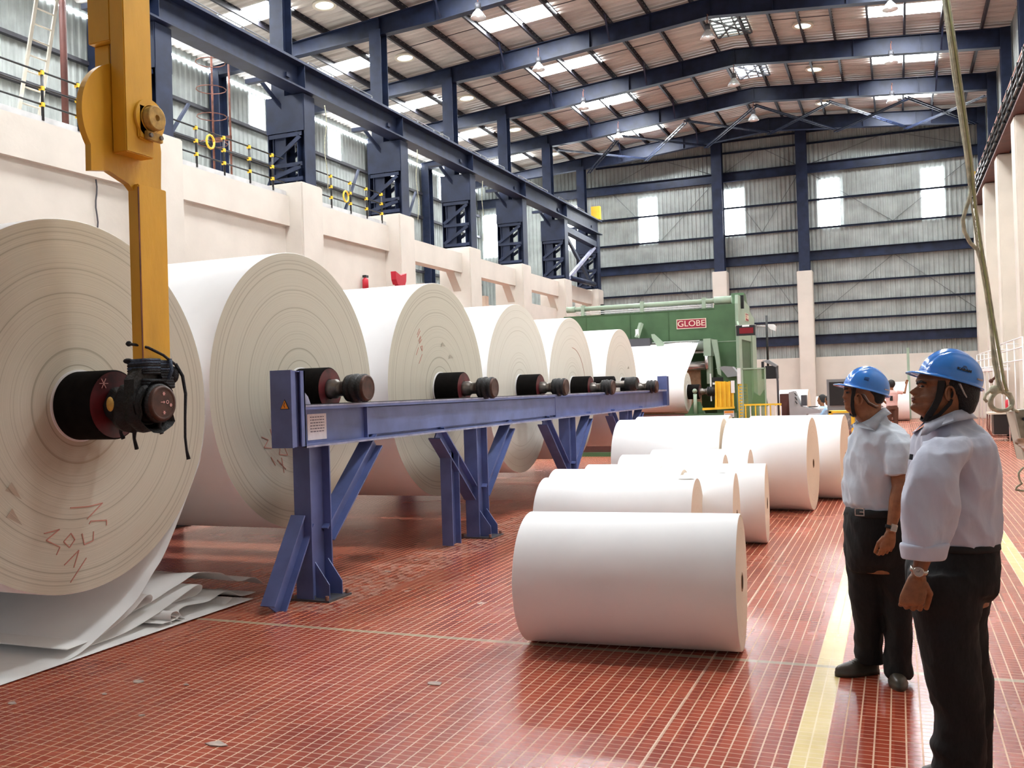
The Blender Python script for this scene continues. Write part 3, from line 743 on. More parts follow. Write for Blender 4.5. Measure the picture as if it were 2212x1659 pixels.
def reel(y, z, R, label, group, x0=REEL_X0, x1=REEL_X1, hr=.195, end='end', seed=0, scr=None, notch=None, capped=True):
    t = empty('paper_reel', (x0, y, 0 if z - R < .05 else 0)); t.location = (-5.0, y, z); WL[t.name] = Vector((-5.0, y, z))
    tag(t, label, 'paper reel', group)
    c = (0, y, z)
    # wound side
    prof = [(x0, R), (x1 - .004, R), (x1, R - .004)]
    MB().lathe(prof, 128, 'X', c).build('wound_side', 'paper', t)
    MB().lathe([(x1 - .0, R - .003), (x1 - .0, hr)], 128, 'X', c).build('wound_end', end, t)
    MB().lathe([(x0, R - .003), (x0, hr)], 96, 'X', c).build('wound_end', end, t)
    # spool
    MB().lathe([(x1 - .01, hr + .012), (x1 + .012, hr + .012), (x1 + .012, hr - .001)], 64, 'X', c).build('core_rim', 'white', t)
    h = MB().lathe([(x0 - .30, 0), (x0 - .30, hr - .01), (x0 - .29, hr), (x1 + .30, hr), (x1 + .31, hr - .008)], 64, 'X', c).build('spool_hub', 'hub', t)
    MB().lathe([(x1 + .31, hr - .01), (x1 + .312, .09)], 48, 'X', c).build('hub_face', 'hubred', h)
    MB().lathe([(x1 + .30, .085), (x1 + .38, .085), (x1 + .40, .066), (x1 + .47, .066), (x1 + .475, .078), (x1 + .50, .078)], 36, 'X', c).build('journal', 'steel', t)
    b = MB().lathe([(x1 + .50, .066), (x1 + .505, .118), (x1 + .545, .125), (x1 + .55, .112), (x1 + .57, .112), (x1 + .575, .128), (x1 + .60, .128), (x1 + .61, .112), (x1 + .64, .112), (x1 + .645, .124), (x1 + .675, .124), (x1 + .68, .113)], 40, 'X', c).build('bearing_sleeve', 'grease', t)
    MB().lathe([(x1 + .655, .112), (x1 + .70, .112), (x1 + .705, .095), (x1 + .70, .09), (x1 + .70, 0)], 36, 'X', c).build('end_cap', 'cap', b)
    MB().lathe([(x0 - .30, .07), (x0 - .62, .07), (x0 - .62, .12), (x0 - .72, .12), (x0 - .72, 0)], 32, 'X', c).build('journal', 'steel', t)
    if scr:
        mb = MB()
        for pts, dy, dz, s_ in scr: scribble(mb, pts, x1 + .002, y + dy, z + dz, s_)
        mb.build('red_scrawl', 'redpen', t)
    if notch:
        mb = MB()
        for dy, dz, a in notch:
            p = Vector((x1, y + dy, z + dz)); e1 = Vector((0, math.cos(a), math.sin(a))); e2 = Vector((0, -math.sin(a), math.cos(a)))
            mb.add([p, p + e1 * .13, p + e1 * .13 + e2 * .03 + Vector((.002, 0, 0)), p + e2 * .06 + Vector((.02, 0, 0)), p + Vector((-.002, 0, 0))], [(0, 1, 2, 3), (0, 3, 4), (3, 2, 1, 4)])
        mb.build('paper_flap', end, t)
    return t
M['redpen'] = mat('red_marker', (.52, .24, .19), .9)
r1 = reel(4.74, 1.645, 1.222, 'huge white paper reel hanging from the yellow crane hook, farthest left', 'big paper reels', hr=.225, scr=[(STR1, -.10, -.66, .30)], notch=[(-.58, -.50, -.5), (-.58, -.66, -.5)])
# chalk marks on its hub and cap
mb = MB()
for a, rr, l in ((2.2, .17, .035), (.5, .17, .02)):
    y_, z_ = 4.74 + rr * math.cos(a), 1.645 + rr * math.sin(a)
    for d in (0, 1, 2): mb.bar((-4.686, y_ - l * math.cos(d * 1.05), z_ - l * math.sin(d * 1.05)), (-4.686, y_ + l * math.cos(d * 1.05), z_ + l * math.sin(d * 1.05)), .004, .003, (1, 0, 0))
for a, rr in ((1.5, .06), (-1.5, .06), (-.2, .065)):
    y_, z_ = 4.74 + rr * math.cos(a), 1.645 + rr * math.sin(a)
    for d in (0, 1, 2): mb.bar((-4.298, y_ - .012 * math.cos(d * 1.05), z_ - .012 * math.sin(d * 1.05)), (-4.298, y_ + .012 * math.cos(d * 1.05), z_ + .012 * math.sin(d * 1.05)), .004, .003, (1, 0, 0))
mb.bar((-4.298, 4.715, 1.652), (-4.298, 4.75, 1.652), .004, .003, (1, 0, 0)); mb.bar((-4.298, 4.74, 1.645), (-4.298, 4.75, 1.652), .004, .003, (1, 0, 0)); mb.bar((-4.298, 4.74, 1.659), (-4.298, 4.75, 1.652), .004, .003, (1, 0, 0))
mb.lathe([(-4.298, .008), (-4.298, .012)], 14, 'X', (0, 4.775, 1.652))
mb.build('chalk_mark', 'chalk', r1)
ZC = 1.722
reel(7.25, ZC, 1.235, 'large white paper reel on the blue stand nearest the crane hook', 'big paper reels', scr=[(STR2, -.32, -.42, .30)])
reel(10.08, ZC - .02, 1.25, 'large white paper reel on the blue stand with a torn notch above its hub', 'big paper reels', scr=[(STR3, -.55, .62, .24)], notch=[(.05, .50, .1), (.25, .36, .1)], seed=2)
reel(12.64, ZC - .03, 1.20, 'large white paper reel in the middle of the blue stand, greenish plain end', 'big paper reels', seed=3, end='end2')
reel(15.02, ZC - .05, 1.17, 'large white paper reel on the blue stand with one dark crescent line on its end', 'big paper reels', seed=4, end='end2', scr=[([[(.9 * math.cos(a * .12), .9 * math.sin(a * .12)) for a in range(-2, 14)]], 0, 0, .75)])
reel(18.05, ZC - .06, 1.14, 'white paper reel on the far end of the blue stand, nearest the green machine', 'big paper reels', seed=5, end='end2', notch=[(.45, .36, .1)])
# empty spool resting at the end of the rack
def spool(y, label):
    t = empty('spool', (-4.6, y, ZC)); tag(t, label, 'spool', 'spare spools')
    c = (0, y, ZC)
    MB().lathe([(-8.9, 0), (-8.9, .15), (-4.72, .15), (-4.71, .09)], 40, 'X', c).build('spool_body', 'hub', t)
    MB().lathe([(-4.72, .06), (-4.5, .06)], 24, 'X', c).build('journal', 'steel', t)
    MB().lathe([(-4.5, .06), (-4.5, .12), (-4.34, .125), (-4.33, .1), (-4.3, .1), (-4.3, 0)], 32, 'X', c).build('bearing_sleeve', 'grease', t)
    MB().lathe([(-8.9, .07), (-9.22, .07), (-9.22, .12), (-9.3, .12), (-9.3, 0)], 24, 'X', c).build('journal', 'steel', t)
spool(16.5, 'bare dark spool lying on the blue stand between the last two reels')
spool(19.0 + .18, 'bare dark spool lying at the very far end of the blue stand') if False else None

# ------------------------------------------------------------------ blue reel stand
def stand(xf, sgn, label, front=True):
    # xf: face toward the aisle; sgn: +1 right hand stand, -1 mirrored
    t = empty('reel_stand', (xf, 12.9, 0)); tag(t, label, 'stand')
    def X(d): return xf - sgn * d          # d: depth into the stand
    ya, yb = 6.48, 19.4
    b = MB()
    b.box((X(0), ya, 1.555), (X(.24), yb, 1.59)).box((X(0), ya, 1.25), (X(.24), yb, 1.275)).box((X(.085), ya, 1.275), (X(.10), yb, 1.555))
    for y in (7.52, 12.65): b.box((X(.05), y, 1.275), (X(.085), y + .015, 1.555))
    b.box((X(.055), 7.53, 1.30), (X(.085), 12.65, 1.545))
    bm_ = b.build('beam', 'blue', t)
    MB().box((X(.03), ya, 1.59), (X(.22), yb, 1.597)).build('greasy_rail_top', 'grease', bm_)
    MB().box((X(-.004), ya, 1.247), (X(.03), yb, 1.262)).box((X(-.003), ya, 1.578), (X(.01), yb, 1.592)).build('pale_edge', 'bluel', bm_)  # paler blue-grey strips along both flange edges
    for (y0_, y1_) in ((6.26, 6.48), (19.4, 19.62)):
        e = MB().box((X(-.002), y0_ + .028, 1.258), (X(.195), y0_ + .05, 1.875)).box((X(.19), y0_ + .035, 1.262), (X(.18), y1_, 1.87)).box((X(0), y1_ - .015, 1.262), (X(.19), y1_, 1.87)).box((X(.035), y0_ + .04, 1.262), (X(.05), y1_, 1.87))
        e.box((X(.0), y0_ + .035, 1.262), (X(.012), y0_ + .09, 1.87)).box((X(0), y1_ - .06, 1.262), (X(.012), y1_, 1.87)).box((X(.004), y0_ + .036, 1.86), (X(.186), y1_ - .004, 1.868))
        eo = e.build('end_stop', 'blue', t)
        if y0_ < 7 and front:
            yy = y0_ + .0275; x_ = X(.06)
            MB().prism([(x_ - .043, 1.565), (x_ + .043, 1.565), (x_, 1.645)], yy, yy - .003, 'Y').build('warning_triangle_edge', 'black', eo)
            MB().prism([(x_ - .034, 1.570), (x_ + .034, 1.570), (x_, 1.635)], yy - .003, yy - .006, 'Y').build('warning_triangle', 'orange', eo)
            MB().bar((x_ + .004, yy - .0065, 1.62), (x_ - .006, yy - .0065, 1.598), .005, .002, (0, 1, 0)).bar((x_ - .006, yy - .0065, 1.598), (x_ + .004, yy - .0065, 1.578), .005, .002, (0, 1, 0)).build('warning_symbol', 'black', eo)
    # curved chock next to the near end stop
    MB().prism([(6.48, 1.59), (6.62, 1.59), (6.58, 1.66), (6.53, 1.70), (6.48, 1.70)], X(.04), X(.20)).build('rail_chock', 'bluel', t)
    legs = (6.68, 9.98, 13.25, 16.5)
    for k, y in enumerate(legs):
        mb = MB().chan((X(.09), y, 0.015), (X(.09), y, 1.25), .16, .30, .014, (0, 1, 0))
        lg = mb.build('leg', 'blue', t)
        for yy in (y - .10, y + .09): MB().prism([(X(.02), .02), (X(-.11), .02), (X(-.11), .13), (X(.02), .31)], yy, yy + .01, 'Y').build('gusset', 'blue', lg)
        pb = MB().box((X(-.15), y - .17, 0), (X(.27), y + .17, .016)); pb.build('foot_plate', 'greyd', lg)
        for dy in (-.12, .12):
            for dx in (-.12, .22): MB().lathe([(.016, .016), (.05, .016), (.05, 0)], 8, 'Z', (X(dx), y + dy * 1.25, 0)).build('anchor_bolt', 'rust', lg)
        if k == 0:
            MB().chan((X(.09), 6.10, .0 + .02), (X(.09), 6.53, .66), .13, .17, .014, (0, 1, 0)).build('raking_strut', 'blue', t)
        else:
            MB().chan((X(.09), y - .15, .50), (X(.09), y - 1.0, 1.24), .14, .16, .014, (0, 1, 0)).build('brace', 'blue', t)
        MB().chan((X(.09), y + .15, .50), (X(.09), y + 1.0, 1.24), .14, .16, .014, (0, 1, 0)).build('brace', 'blue', t)
        if k == 1: MB().chan((X(.09), 9.28, .02), (X(.09), 9.28, 1.02), .13, .20, .014, (0, 1, 0)).build('prop', 'blue', t)
    if front:
        n_ = MB().box((X(-.001 + .085), 6.62, 1.30), (X(.081), 6.90, 1.515)).build('paper_notice', 'label', bm_)
        tx = MB(); rnd = random.Random(3)
        for j in range(6):
            z = 1.485 - j * .024
            y = 6.66
            while y < 6.86:
                l = rnd.uniform(.015, .04); tx.box((X(.0805), y, z), (X(.0795), min(y + l, 6.865), z + .008)); y += l + .01
        tx.build('notice_print', 'ink', n_)
    return t
stand(-4.43, 1, 'blue steel reel stand in front of the big reels')
stand(-9.07, -1, 'blue steel reel stand behind the big reels', front=False)

# ------------------------------------------------------------------ crane hook arm
t = empty('crane_hook', (-4.5, 4.75, 1.9)); tag(t, 'yellow crane lifting arm with hinged hook holding the first reel', 'crane hook')
xo = -4.34                                        # outer (aisle) face
# box arm with a slot in its near face
yb0, yb1 = 4.53, 4.765; zb0, zb1 = 3.17, 6.2
mb = MB()
mb.box((xo - .11, yb0, zb0 + .03), (xo, yb1, zb1))                           # right cheek
mb.box((xo - .29, yb0, 3.90), (xo - .11, yb1, zb1))                   # above slot
mb.box((xo - .29, yb0 + .05, zb0 + .30), (xo - .165, yb1, 3.90))
arm = mb.build('upper_arm', 'yel', t, bevel=.006)
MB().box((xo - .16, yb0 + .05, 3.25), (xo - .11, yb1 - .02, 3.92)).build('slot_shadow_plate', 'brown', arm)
MB().box((xo - .005, 4.62, 3.30), (xo + .02, 4.76, 3.52)).build('boss_plate', 'yel', arm, bevel=.01)
pn = MB().lathe([(xo, .125), (xo + .02, .125), (xo + .02, .085), (xo + .03, .085)], 40, 'X', (0, 4.72, 3.44)).build('pin_collar', 'yel', t)
MB().lathe([(xo + .015, .078), (xo + .07, .078), (xo + .075, .07), (xo + .075, .02), (xo + .06, .02), (xo + .06, 0)], 36, 'X', (0, 4.72, 3.44)).build('hinge_pin', 'ochre', pn)
kp = MB().box((xo + .02, 4.66, 3.30), (xo + .045, 4.80, 3.355)).build('keeper_plate', 'ochre', pn, bevel=.004)
for y in (4.685, 4.775): MB().lathe([(xo + .045, .014), (xo + .06, .014), (xo + .06, 0)], 6, 'X', (0, y, 3.328)).build('keeper_bolt', 'steel', kp)
# swinging plate, hidden half inside the box; profile in (y, z)
def arc(cy, cz, r, a0, a1, n):
    return [(cy + r * math.cos(math.radians(a0 + (a1 - a0) * i / n)), cz + r * math.sin(math.radians(a0 + (a1 - a0) * i / n))) for i in range(n + 1)]
prof = arc(4.66, 3.42, .36, 100, 214, 20)                      # top to lower left
prof += [(4.36, 3.06), (4.50, 3.085)] + [(4.58, 3.06), (4.66, 3.035), (4.70, 3.0), (4.715, 2.95)]
prof += [(4.715, 2.0), (4.715, 1.80)] + [(4.925, 1.80), (4.94, 2.1), (4.945, 3.08), (4.955, 3.30), (4.93, 3.46), (4.86, 3.58), (4.76, 3.68)]
MB().prism(prof, xo - .16, xo - .115).build('hinged_hook_plate', 'yel', t)
MB().prism([(4.700, 3.04), (4.950, 3.04), (4.945, 1.86), (4.700, 1.86)], xo - .165, xo - .075).build('hook_shank', 'yel', t, bevel=.006)
MB().prism([(4.72, 1.90), (4.93, 1.90), (4.93, 1.74)] + arc(4.74, 1.645, .135, 45, -200, 16) + [(4.62, 1.80)], xo - .16, xo - .08).build('hook_jaw', 'grease', t)
# rust seam
MB().box((xo - .080, 4.696, 1.9), (xo - .074, 4.702, 3.02)).build('rusty_seam', 'rust', t)
# yellow hook tip under grease
MB().ball(W(238, 873, 5.90), .046, 16, 10, (.45, .5, 1.0)).build('yellow_hook_tip', 'ochre', t)
# ropes wound round the shank and greasy rags
def ring_pts(x0, x1, y0, y1, z, n=20, dz=0, r=.03):
    out = []
    for i in range(n + 1):
        a = 2 * PI * i / n
        cx = (x0 + x1) / 2; cy = (y0 + y1) / 2
        out.append(Vector((cx + (x1 - x0) / 2 * max(-1, min(1, 1.35 * math.cos(a))), cy + (y1 - y0) / 2 * max(-1, min(1, 1.35 * math.sin(a))), z + dz * i / n)))
    return out
rp = empty('rope_lashing', (xo - .14, 4.8, 1.85)); tag(rp, 'oily dark rope lashed round the foot of the yellow hook', 'rope')
for k in range(6):
    z = 1.83 + k * .017
    MB().tube(ring_pts(xo - .215, xo - .06, 4.70, 4.955, z, 20, .01), .009, 8, cap=False).build('rope_turn', 'bluerope' if k in (2, 4, 5) else 'rope', rp)
for k in range(4):
    MB().tube(ring_pts(xo - .22, xo - .055, 4.695, 4.96, 1.755 + k * .018, 20, -.02), .012, 8, cap=False).build('rope_turn', 'rope', rp)
MB().tube([(xo - .2, 4.69, 2.03), (xo - .13, 4.70, 2.02), (xo - .06, 4.73, 2.0), (xo - .05, 4.85, 1.955), (xo - .05, 4.95, 1.90)], .009, 8).build('rope_strand', 'rope', rp)
MB().ball((xo - .19, 4.70, 2.03), .018, 10, 8).ball((xo - .2, 4.70, 1.92), .03, 10, 8, (1, 1, .6)).ball((xo - .07, 4.96, 1.83), .035, 10, 8, (1, 1, 1.6)).build('rope_knot', 'rope', rp)
MB().tube([(xo - .05, 4.96, 1.9), (xo - .03, 5.0, 1.82), (xo + .0, 4.99, 1.7), (xo + .03, 4.945, 1.55), (xo + .03, 4.94, 1.42), (xo + .035, 4.945, 1.33), (xo + .04, 4.955, 1.275)], [.012, .012, .011, .009, .009, .009, .014], 8).build('rope_tail', 'rope', rp)
MB().tube([(xo - .04, 4.90, 1.93), (xo - .02, 4.89, 1.86), (xo - .03, 4.87, 1.80)], .012, 8).build('rope_strand', 'bluerope', rp)
rg = empty('greasy_rag', (-4.5, 4.75, 1.5)); tag(rg, 'tattered greasy black rags wrapped round the reel journal', 'rag')
mb = MB(); rnd = random.Random(5)
prof = []
for i in range(13):
    x = -4.70 + i * .03
    r_ = .098 + .02 * math.sin(i * 1.7) + (.03 if i > 3 else 0)
    prof.append((x, r_))
n = 30; vs = []
for i, (x, r_) in enumerate(prof):
    for k in range(n):
        a = 2 * PI * k / n
        rr = r_ * (1 + .12 * noise.noise(Vector((x * 9, math.cos(a) * 2, math.sin(a) * 2)))) + (.035 if math.sin(a) < -.5 and i > 1 else 0)
        vs.append((x + .01 * math.sin(3 * a), 4.74 + rr * math.cos(a), 1.64 + rr * math.sin(a)))
mb.add(vs, [(i * n + k, i * n + (k + 1) % n, (i + 1) * n + (k + 1) % n, (i + 1) * n + k) for i in range(len(prof) - 1) for k in range(n)], True)
mb.build('rag_wrap', 'grease', rg)
for k, (x, y, z0, z1) in enumerate(((-4.62, 4.70, 1.50, 1.425), (-4.54, 4.73, 1.49, 1.355), (-4.37, 4.77, 1.54, 1.45))):
    mb = MB().tube([(x, y, z0 + .03), (x + .01, y, z0), (x - .005, y + .01, (z0 + z1) / 2), (x + .012, y + .012, z1)], [.02, .016, .01, .013], 8)
    mb.ball((x + .01, y + .012, z1 + .01), .013, 8, 6); mb.build('rag_tail', 'rope', rg)

# ------------------------------------------------------------------ loose paper under the first reel
def spl(pts, n=8):
    pts = [Vector((p[0], p[1])) for p in pts]; out = []
    for i in range(len(pts) - 1):
        p0 = pts[max(i - 1, 0)]; p1 = pts[i]; p2 = pts[i + 1]; p3 = pts[min(i + 2, len(pts) - 1)]
        for k in range(n):
            t_ = k / n
            out.append(.5 * ((2 * p1) + (-p0 + p2) * t_ + (2 * p0 - 5 * p1 + 4 * p2 - p3) * t_ ** 2 + (-p0 + 3 * p1 - 3 * p2 + p3) * t_ ** 3))
    out.append(pts[-1]); return out
def yz(u, v, x):                  # height and distance of a surveyed edge point in the plane x
    d = (RM @ Vector(((u - CX) / FPX, (v - CY) / FPX, 1))); k = x / d.x
    return (d.y * k, max(.004, 1.65 + d.z * k))
lp = empty('loose_paper', (-5.0, 5.0, 0)); tag(lp, 'loose white paper trailing from the first reel in folds on the floor', 'paper')
XE = -5.0
hang = [(4.74 + 1.225 * math.cos(math.radians(a)), 1.645 + 1.225 * math.sin(math.radians(a))) for a in (-5, -12, -19, -25)]
hang += [yz(*p, XE) for p in ((362, 1180), (328, 1241), (291, 1300), (224, 1366), (157, 1420), (60, 1455), (-60, 1500))]
hang = hang + [(hang[-1][0] - .6, .006), (hang[-1][0] - 1.2, .006)]
MB().sheet(spl(hang), XE, -8.35, .003).build('hanging_web', 'paper2', lp)
flr = [(3.2, .006), (4.2, .008), (5.0, .010), (5.6, .012), (6.1, .012), (6.45, .012)]
MB().sheet(spl(flr), XE + .03, -8.2, .003).build('floor_sheet', 'paper2', lp)
f1 = [yz(*p, XE) for p in ((150, 1405), (230, 1375), (300, 1330), (345, 1290), (366, 1291), (368, 1305), (345, 1322), (322, 1337))]
MB().sheet(spl(f1), XE - .02, -8.1, .003, skew=-.25).build('paper_fold', 'paper2', lp)
f2 = [yz(*p, XE - .05) for p in ((180, 1400), (270, 1370), (345, 1330), (405, 1290), (445, 1266), (461, 1269), (455, 1285), (420, 1300), (388, 1311), (375, 1322))]
MB().sheet(spl(f2), XE - .05, -7.9, .003, skew=-.2).build('paper_fold', 'paper2', lp)
f3 = [yz(*p, XE - .02) for p in ((345, 1348), (375, 1338), (384, 1328), (378, 1320), (366, 1324), (364, 1338), (372, 1350), (388, 1352))]
MB().sheet(spl(f3), XE, -7.0, .003).build('paper_curl', 'paper2', lp)
f4 = [yz(*p, XE) for p in ((376, 1330), (392, 1340), (408, 1340), (400, 1330), (398, 1320), (415, 1310), (440, 1306), (470, 1300), (500, 1283), (520, 1279), (545, 1289), (566, 1296), (584, 1290))]
MB().sheet(spl(f4), XE, -7.9, .003, skew=-.15).build('top_sheet', 'paper2', lp)
f5 = [yz(*p, XE - .1) for p in ((392, 1348), (420, 1340), (450, 1325), (476, 1306), (492, 1290))]
MB().sheet(spl(f5), XE - .05, -6.6, .003).build('paper_fold', 'paper2', lp)
f7 = [(5.2, .02), (5.5, .16), (5.9, .24), (6.3, .22), (6.6, .14), (6.8, .05)]
MB().sheet(spl(f7), XE - .30, -8.1, .003, skew=.25, nx=8, warp=.09).build('raised_fold', 'paper2', lp)

# ------------------------------------------------------------------ cut rolls on the floor
def roll(xr, y, r, L, label, yaw=0, dust=False, rc=.045):
    t = empty('paper_roll', (xr - L / 2, y, 0), 0); tag(t, label, 'paper roll', 'cut paper rolls')
    mt = Matrix.Translation((xr, y, 0)) @ Matrix.Rotation(math.radians(yaw), 4, 'Z')
    c = (0, 0, r)
    MB().lathe([(-L, r - .006), (-L + .006, r), (-.006, r), (0, r - .006)], 96, 'X', c).xf(mt).build('wound_side', 'paper', t)
    for xx in (0, -L):
        mb = MB().lathe([(xx, r - .0065), (xx, rc + .012)], 96, 'X', c).xf(mt)
        mb.build('wound_end', 'rollend', t, org=mt @ Vector((xx, 0, r)))
    MB().lathe([(.004, rc), (.004, rc + .013), (-.01, rc + .013), (-.01, rc), (-L, rc), (-L, rc + .013)], 32, 'X', c).xf(mt).build('core_tube', 'core', t)
    MB().lathe([(-.08, rc), (-.08, 0)], 24, 'X', c).xf(mt).build('core_hole_shade', 'corein', t)  # near-black disc standing in for the shade inside the hollow core
    return t
yw = 4.0
roll(-.94, 6.02, .422, 1.37, 'white paper roll lying alone nearest the camera', yw)
roll(-1.68, 8.42, .418, 1.41, 'white paper roll directly behind the nearest one, with crumpled scraps on top', 3.0)
roll(-1.98, 9.30, .418, 1.33, 'white paper roll behind the scrap-topped one, only its upper edge showing', 1.5)
roll(-1.45, 9.12, .410, .48, 'short white paper roll between the second roll and the taller rolls, core hole showing', 4)
roll(-1.30, 10.16, .410, 1.90, 'white paper roll fourth back on the right, its core hole facing the two men', 4.0)
roll(-1.86, 11.00, .43, 1.20, 'white paper roll in the middle of the group, small dark end peeping out', 3.0)
roll(-1.70, 11.86, .43, 1.20, 'white paper roll just in front of the tall rolls at the back of the group', 2.0)
roll(-2.22, 13.12, .60, 1.45, 'tall wide white paper roll at the left back of the group', 2.0)
roll(-2.34, 14.40, .60, 1.40, 'tall white paper roll hidden behind the left back roll, only its top rim showing', 2.0)
roll(-1.05, 12.88, .60, 1.06, 'tall white paper roll with a broad end face in the middle right of the group', -3.0)
roll(-.72, 14.22, .59, 1.3, 'tall white paper roll farthest right, beside the shorter man', -4.0)
# scraps of paper
for k, (x, y, z, s_) in enumerate(((-1.85, 8.34, .835, .09), (-1.62, 9.08, .815, .05), (-2.25, 9.4, .828, .035))):
    mb = MB().add([(x, y, z), (x + s_, y - .01, z + .02), (x + s_ * 1.9, y, z + .003), (x + s_ * 1.5, y + .05, z + .012), (x + s_ * .5, y + .05, z + .03)], [(0, 1, 4), (1, 3, 4), (1, 2, 3)])
    tag(mb.build('paper_scrap', 'beige'), ['crumpled beige scrap lying on the second roll', 'tiny torn scrap on top of the short roll', 'small torn scrap on the third roll back'][k], 'scrap', 'paper scraps')
rnd = random.Random(11)
for k, (u, v, s_) in enumerate(((299, 1473, .026), (227, 1500, .012), (307, 1546, .012), (467, 1608, .038), (938, 1477, .036), (402, 1480, .010), (25, 1520, .022), (1015, 1300, .010), (838, 1235, .02), (900, 1210, .02))):
    p = W(u, v, 1); d = p - CAM; q = CAM + d * (-1.65 / d.z)
    mb = MB(); n_ = 7; vs = [(q.x + s_ * (1 + 1.1 * rnd.random()) * math.cos(a * .9), q.y + s_ * .6 * (1 + 1.1 * rnd.random()) * math.sin(a * .9), .003 + .004 * rnd.random()) for a in range(n_)]
    vs += [(v_[0], v_[1], .001) for v_ in vs]
    mb.add(vs, [tuple(range(n_)), tuple(range(n_, 2 * n_))[::-1]] + [(i, (i + 1) % n_, n_ + (i + 1) % n_, n_ + i) for i in range(n_)])
    tag(mb.build('floor_flake', 'cement'), 'pale flake of dried plaster stuck on the red floor', 'debris', 'flakes on the floor')

# ------------------------------------------------------------------ green winding machine
t = empty('winding_machine', (-6.2, 27.5, 0)); tag(t, 'big green paper winding machine behind the reels', 'machine'); GM = t
yf = 26.3
bm_ = MB().box((-8.95, yf, 2.92), (-4.62, yf + .8, 3.76)).build('cross_beam', 'green', t)
MB().box((-8.97, yf - .012, 3.74), (-4.6, yf + .82, 3.775)).box((-7.0, yf - .014, 2.92), (-6.98, yf, 3.76)).box((-5.9, yf - .014, 2.92), (-5.88, yf, 3.76)).box((-8.3, yf - .014, 2.92), (-8.28, yf, 3.76)).build('panel_seam', 'greend', bm_)
MB().box((-8.9, yf + .1, 2.62), (-4.62, yf + .7, 2.92)).build('lower_beam', 'greend', t)
MB().tube([(-8.75, yf + .1, 3.98), (-4.35, yf + .1, 3.98)], .065, 16).tube([(-4.62, yf + .1, 3.98), (-4.15, yf + .1, 3.98)], .11, 16).tube([(-8.9, yf + .1, 3.98), (-8.65, yf + .1, 3.98)], .09, 16).build('top_pipe', 'greenl', t)
mb = MB()
for z in (3.82, 3.87): mb.tube([(-8.6, yf + .05, z), (-4.7, yf + .05, z)], .014, 6)
mb.build('air_line', 'white', t)
for x in (-8.4, -6.65, -4.9): MB().box((x - .05, yf + .02, 3.74), (x + .05, yf + .2, 4.08)).build('pipe_bracket', 'greenl', t)
for x in (-8.0, -3.98): MB().box((x, yf + .5, 3.75), (x + .09, yf + .6, 4.12)).build('dark_stub', 'black', t)
col = MB().box((-4.62, yf, .02), (-4.05, yf + .9, 3.86)).build('right_housing', 'green', t)
MB().box((-4.63, yf - .012, 2.83), (-4.04, yf, 2.85)).box((-4.63, yf - .012, 2.1), (-4.04, yf, 2.115)).build('panel_seam', 'greenl', col)
sp = MB().prism([(yf - .02, .02), (yf - .02, 3.86), (yf + .05, 4.10), (yf + .5, 4.10), (yf + 2.2, 3.92), (yf + 2.2, 3.78), (yf + 3.1, 3.62), (yf + 3.1, 2.9), (yf + .5, 2.9), (yf + .5, .02)], -4.05, -3.97).build('side_frame', 'greenl', t)
MB().prism([(yf + .5, .02), (yf + .5, 2.9), (yf + 3.1, 2.9), (yf + 3.1, .02)], -4.06, -3.99).build('side_door', 'greend', t)
MB().box((-4.0, yf + 2.3, .02), (-3.93, yf + 3.1, 3.1)).build('side_post', 'greenl', t)
MB().prism([(yf + 2.0, 3.9), (yf + 2.2, 4.35), (yf + 2.6, 4.3), (yf + 3.2, 3.55), (yf + 2.9, 3.6)], -4.5, -4.12).build('rear_hood', 'green', t)
MB().box((-8.95, yf + .1, .02), (-8.55, yf + 3.0, 3.7)).build('left_housing', 'green', t)
MB().box((-8.6, yf + 1.6, 3.2), (-4.62, yf + 2.1, 3.6)).build('rear_beam', 'green', t)
MB().box((-8.6, yf + 1.5, .02), (-4.62, yf + 1.7, 2.6)).build('inner_back', 'greend', t)
# nameplates
s1 = MB().box((-5.66, yf - .03, 3.24), (-4.84, yf - .012, 3.51)).build('nameplate_border', 'cream', t)
MB().box((-5.64, yf - .036, 3.26), (-4.86, yf - .03, 3.49)).build('nameplate_field', 'signred', s1)
textmesh('nameplate_letters', 'GLOBE', .225, 'cream', s1, lambda v: Vector((-5.25 + v.x, yf - .038 - v.z, 3.375 + v.y)), .002, 1.1)
s2 = MB().box((-3.97, yf + 1.25, 3.46), (-3.955, yf + 1.82, 3.68)).build('nameplate_border', 'cream', t)
MB().box((-3.955, yf + 1.27, 3.475), (-3.95, yf + 1.80, 3.665)).build('nameplate_field', 'signred', s2)
textmesh('nameplate_letters', 'GLOBE', .17, 'cream', s2, lambda v: Vector((-3.948 + v.z, yf + 1.535 + v.x, 3.57 + v.y)), .002, 1.0)
# hanging digital display
d = MB().box((-3.90, 25.4, 2.93), (-3.42, 25.52, 3.20)).build('digital_display', 'black', t)
MB().box((-3.82, 25.39, 2.98), (-3.46, 25.4, 3.13)).build('display_glass', 'redled', d)
MB().box((-3.74, 25.385, 3.16), (-3.56, 25.40, 3.20)).box((-3.92, 25.40, 3.19), (-3.41, 25.52, 3.205)).build('display_trim', 'white', d)
MB().bar((-3.85, 25.46, 3.2), (-4.0, 26.3, 3.35), .05, .05).build('display_bracket', 'greenl', d)
MB().tube([(-3.35, 27.3, 1.9), (-3.35, 27.3, 3.55)], .03, 8).build('dark_conduit', 'black', t)
MB().box((-3.33, 26.5, 1.78), (-3.0, 26.7, 2.13)).box((-3.42, 26.45, 1.78), (-3.36, 26.6, 2.25)).build('black_speaker', 'black', t)
MB().tube([(-3.9, yf + 3.1, 3.4), (-3.6, yf + 3.1, 3.38)], .02, 6).build('lamp_arm', 'white', t)
